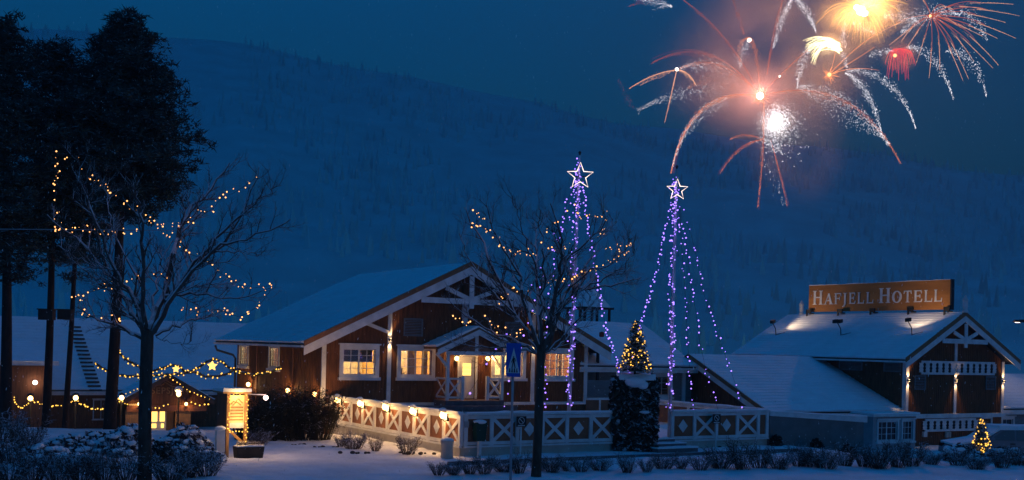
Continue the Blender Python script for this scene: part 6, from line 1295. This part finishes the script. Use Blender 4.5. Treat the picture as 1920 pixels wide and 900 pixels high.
burst('orange star firework with white sparks trailing right', F0, [('spark_arms', 'fo', star), ('white_sparks', 'fw', star_white)], [(1555, 140, 3.6, 'ocore', 1)], [(1555, 140, 250, (1.0, 0.3, 0.15), -2)])
# red fan
def fan(mb):
    for i in range(19):
        x = 1664 + 48 * i / 18; trail(mb, ((1688 + (x - 1688) * 0.5, 90 + abs(x - 1688) * 0.12), (x, 96), (x + (x - 1688) * 0.18, 118 + frnd.uniform(0, 34))), 1.3, 0.4, 9)
    sparks(mb, ((1668, 98), (1688, 82), (1710, 98)), 260, 5, 14, 0.9)
burst('red fan firework below the crimson burst', (1688, 110), [('spark_arms', 'fr', fan)], [(1678, 104, 3.2, 'ocore', 1)], [(1688, 105, 250, (1.0, 0.12, 0.15), -2)])
# crimson chrysanthemum
H0 = (1745, 28)
ends = [((1800, -5), (1900, 8)), ((1790, 2), (1850, 18)), ((1820, 5), (1912, 30)), ((1800, 15), (1885, 42)), ((1820, 30), (1905, 72)), ((1810, 40), (1870, 72)), ((1815, 50), (1872, 122)), ((1795, 55), (1862, 128)), ((1790, 55), (1826, 115)), ((1780, 60), (1816, 148)), ((1775, 70), (1806, 152)), ((1765, 60), (1762, 132)), ((1750, 80), (1742, 146)), ((1738, 60), (1718, 118)), ((1725, 50), (1700, 90)), ((1710, 50), (1668, 84)), ((1700, 30), (1640, 66)), ((1710, 42), (1690, 78)), ((1770, 25), (1802, 52)), ((1760, 0), (1788, 18)), ((1735, 0), (1720, -12)), ((1790, 40), (1842, 68))]
def chrys(mb):
    for c_, e_ in ends: trail(mb, (H0, c_, ((H0[0] + e_[0]) / 2 * 0.3 + bez(H0, c_, e_, 0.7)[0] * 0.7, bez(H0, c_, e_, 0.62)[1])), 1.1, 0.5, 8)
def chrys_tips(mb):
    for c_, e_ in ends: sparks(mb, (H0, c_, e_), 44, 0.9, 2, 0.75, 0.45, 1.0); trail(mb, (bez(H0, c_, e_, 0.55), bez(H0, c_, e_, 0.78), e_), 0.55, 0.25, 8)
def chrys_white(mb):
    sparks(mb, ((1690, 60), (1740, 0), (1800, 28)), 330, 9, 16, 0.9); sparks(mb, ((1700, 88), (1755, 80), (1788, 185)), 230, 5, 10, 0.95); sparks(mb, ((1775, 95), (1830, 85), (1850, 180)), 190, 6, 14, 0.95); sparks(mb, ((1660, 30), (1690, 15), (1720, 40)), 170, 8, 14, 0.9); sparks(mb, ((1800, 20), (1835, 30), (1850, 75)), 120, 6, 10, 0.9)
burst('crimson firework with pale drooping tips at the upper right', H0, [('spark_arms', 'fd', chrys), ('pale_tips', 'fp', chrys_tips), ('white_sparks', 'fw', chrys_white)], [(1744, 30, 2.5, 'ocore', 1)], [])
# smoke lit by the bursts
def smoke(label, px, py, rx, ry, dens, col, seed, Z=FZ, emis=None):
    m = bpy.data.materials.new('smoke'); m.use_nodes = True; t = m.node_tree; t.nodes.clear(); N = t.nodes; L = t.links
    tc = N.new('ShaderNodeTexCoord'); nz = N.new('ShaderNodeTexNoise'); nz.inputs['Scale'].default_value = 1.3; nz.inputs['Detail'].default_value = 4
    mp = N.new('ShaderNodeMapping'); mp.inputs['Location'].default_value = (seed, seed * 0.7, 0); L.new(tc.outputs['Object'], mp.inputs[0]); L.new(mp.outputs[0], nz.inputs[0])
    ln = N.new('ShaderNodeVectorMath'); ln.operation = 'LENGTH'; L.new(tc.outputs['Object'], ln.inputs[0])
    fall = N.new('ShaderNodeMapRange'); fall.interpolation_type = 'SMOOTHERSTEP'; fall.inputs[1].default_value = 1.0; fall.inputs[2].default_value = 0.15; fall.inputs[3].default_value = 0; fall.inputs[4].default_value = 1; L.new(ln.outputs['Value'], fall.inputs[0])
    mr = N.new('ShaderNodeMapRange'); mr.inputs[1].default_value = 0.38; mr.inputs[2].default_value = 0.72; L.new(nz.outputs[0], mr.inputs[0])
    mu = N.new('ShaderNodeMath'); mu.operation = 'MULTIPLY'; L.new(fall.outputs[0], mu.inputs[0]); L.new(mr.outputs[0], mu.inputs[1])
    m2 = N.new('ShaderNodeMath'); m2.operation = 'MULTIPLY'; L.new(mu.outputs[0], m2.inputs[0]); m2.inputs[1].default_value = dens
    vs = N.new('ShaderNodeVolumeScatter'); vs.inputs[0].default_value = (*col, 1); L.new(m2.outputs[0], vs.inputs['Density'])
    o_ = N.new('ShaderNodeOutputMaterial'); L.new(vs.outputs[0], o_.inputs['Volume'])
    mb = MB(); mb.ball((0, 0, 0), 1.0, 20, 12); ob = mb.build('firework_smoke', m, None, True); ob.location = atZ(px, py, Z); ob.scale = (rx * S_, min(rx, ry) * S_, ry * S_)
    ob['label'] = label; ob['category'] = 'smoke'; ob['kind'] = 'stuff'
smoke('pinkish smoke drifting round the largest peach firework', 1420, 125, 240, 215, 0.055, (0.95, 0.85, 0.85), 3)
smoke('golden smoke glowing round the top firework', 1630, 28, 135, 100, 0.10, (0.95, 0.9, 0.85), 9)
smoke('thin smoke drifting below the white firework', 1490, 290, 120, 130, 0.035, (0.9, 0.85, 0.9), 15)

smoke('smoke puff added for glow at the heart of the white firework', 1455, 228, 46, 46, 0.30, (0.95, 0.93, 0.95), 21)  # added puff, spreads the burst light into a halo
smoke('smoke puff added for pale gold glow inside the curling plume', 1553, 85, 40, 32, 0.25, (0.95, 0.92, 0.85), 25)  # added so the plume core glows softly
smoke('dusky red smoke behind the red fan', 1690, 105, 45, 40, 0.12, (0.95, 0.85, 0.85), 29)
# ================================================================== the snowy air
hz_ = MB(); hz_.box(-1700, 1700, -1400, 1500, -6, 420)
hm = bpy.data.materials.new('haze_air'); hm.use_nodes = True; ht = hm.node_tree; ht.nodes.clear()
pv = ht.nodes.new('ShaderNodeVolumePrincipled'); pv.inputs['Color'].default_value = (0.5, 0.86, 1.0, 1); pv.inputs['Density'].default_value = 0.0006
ho = ht.nodes.new('ShaderNodeOutputMaterial'); ht.links.new(pv.outputs[0], ho.inputs['Volume'])
hzo = hz_.build('haze', hm, kind='stuff'); hzo['label'] = 'thin snowy haze filling the valley air'; hzo['category'] = 'haze'
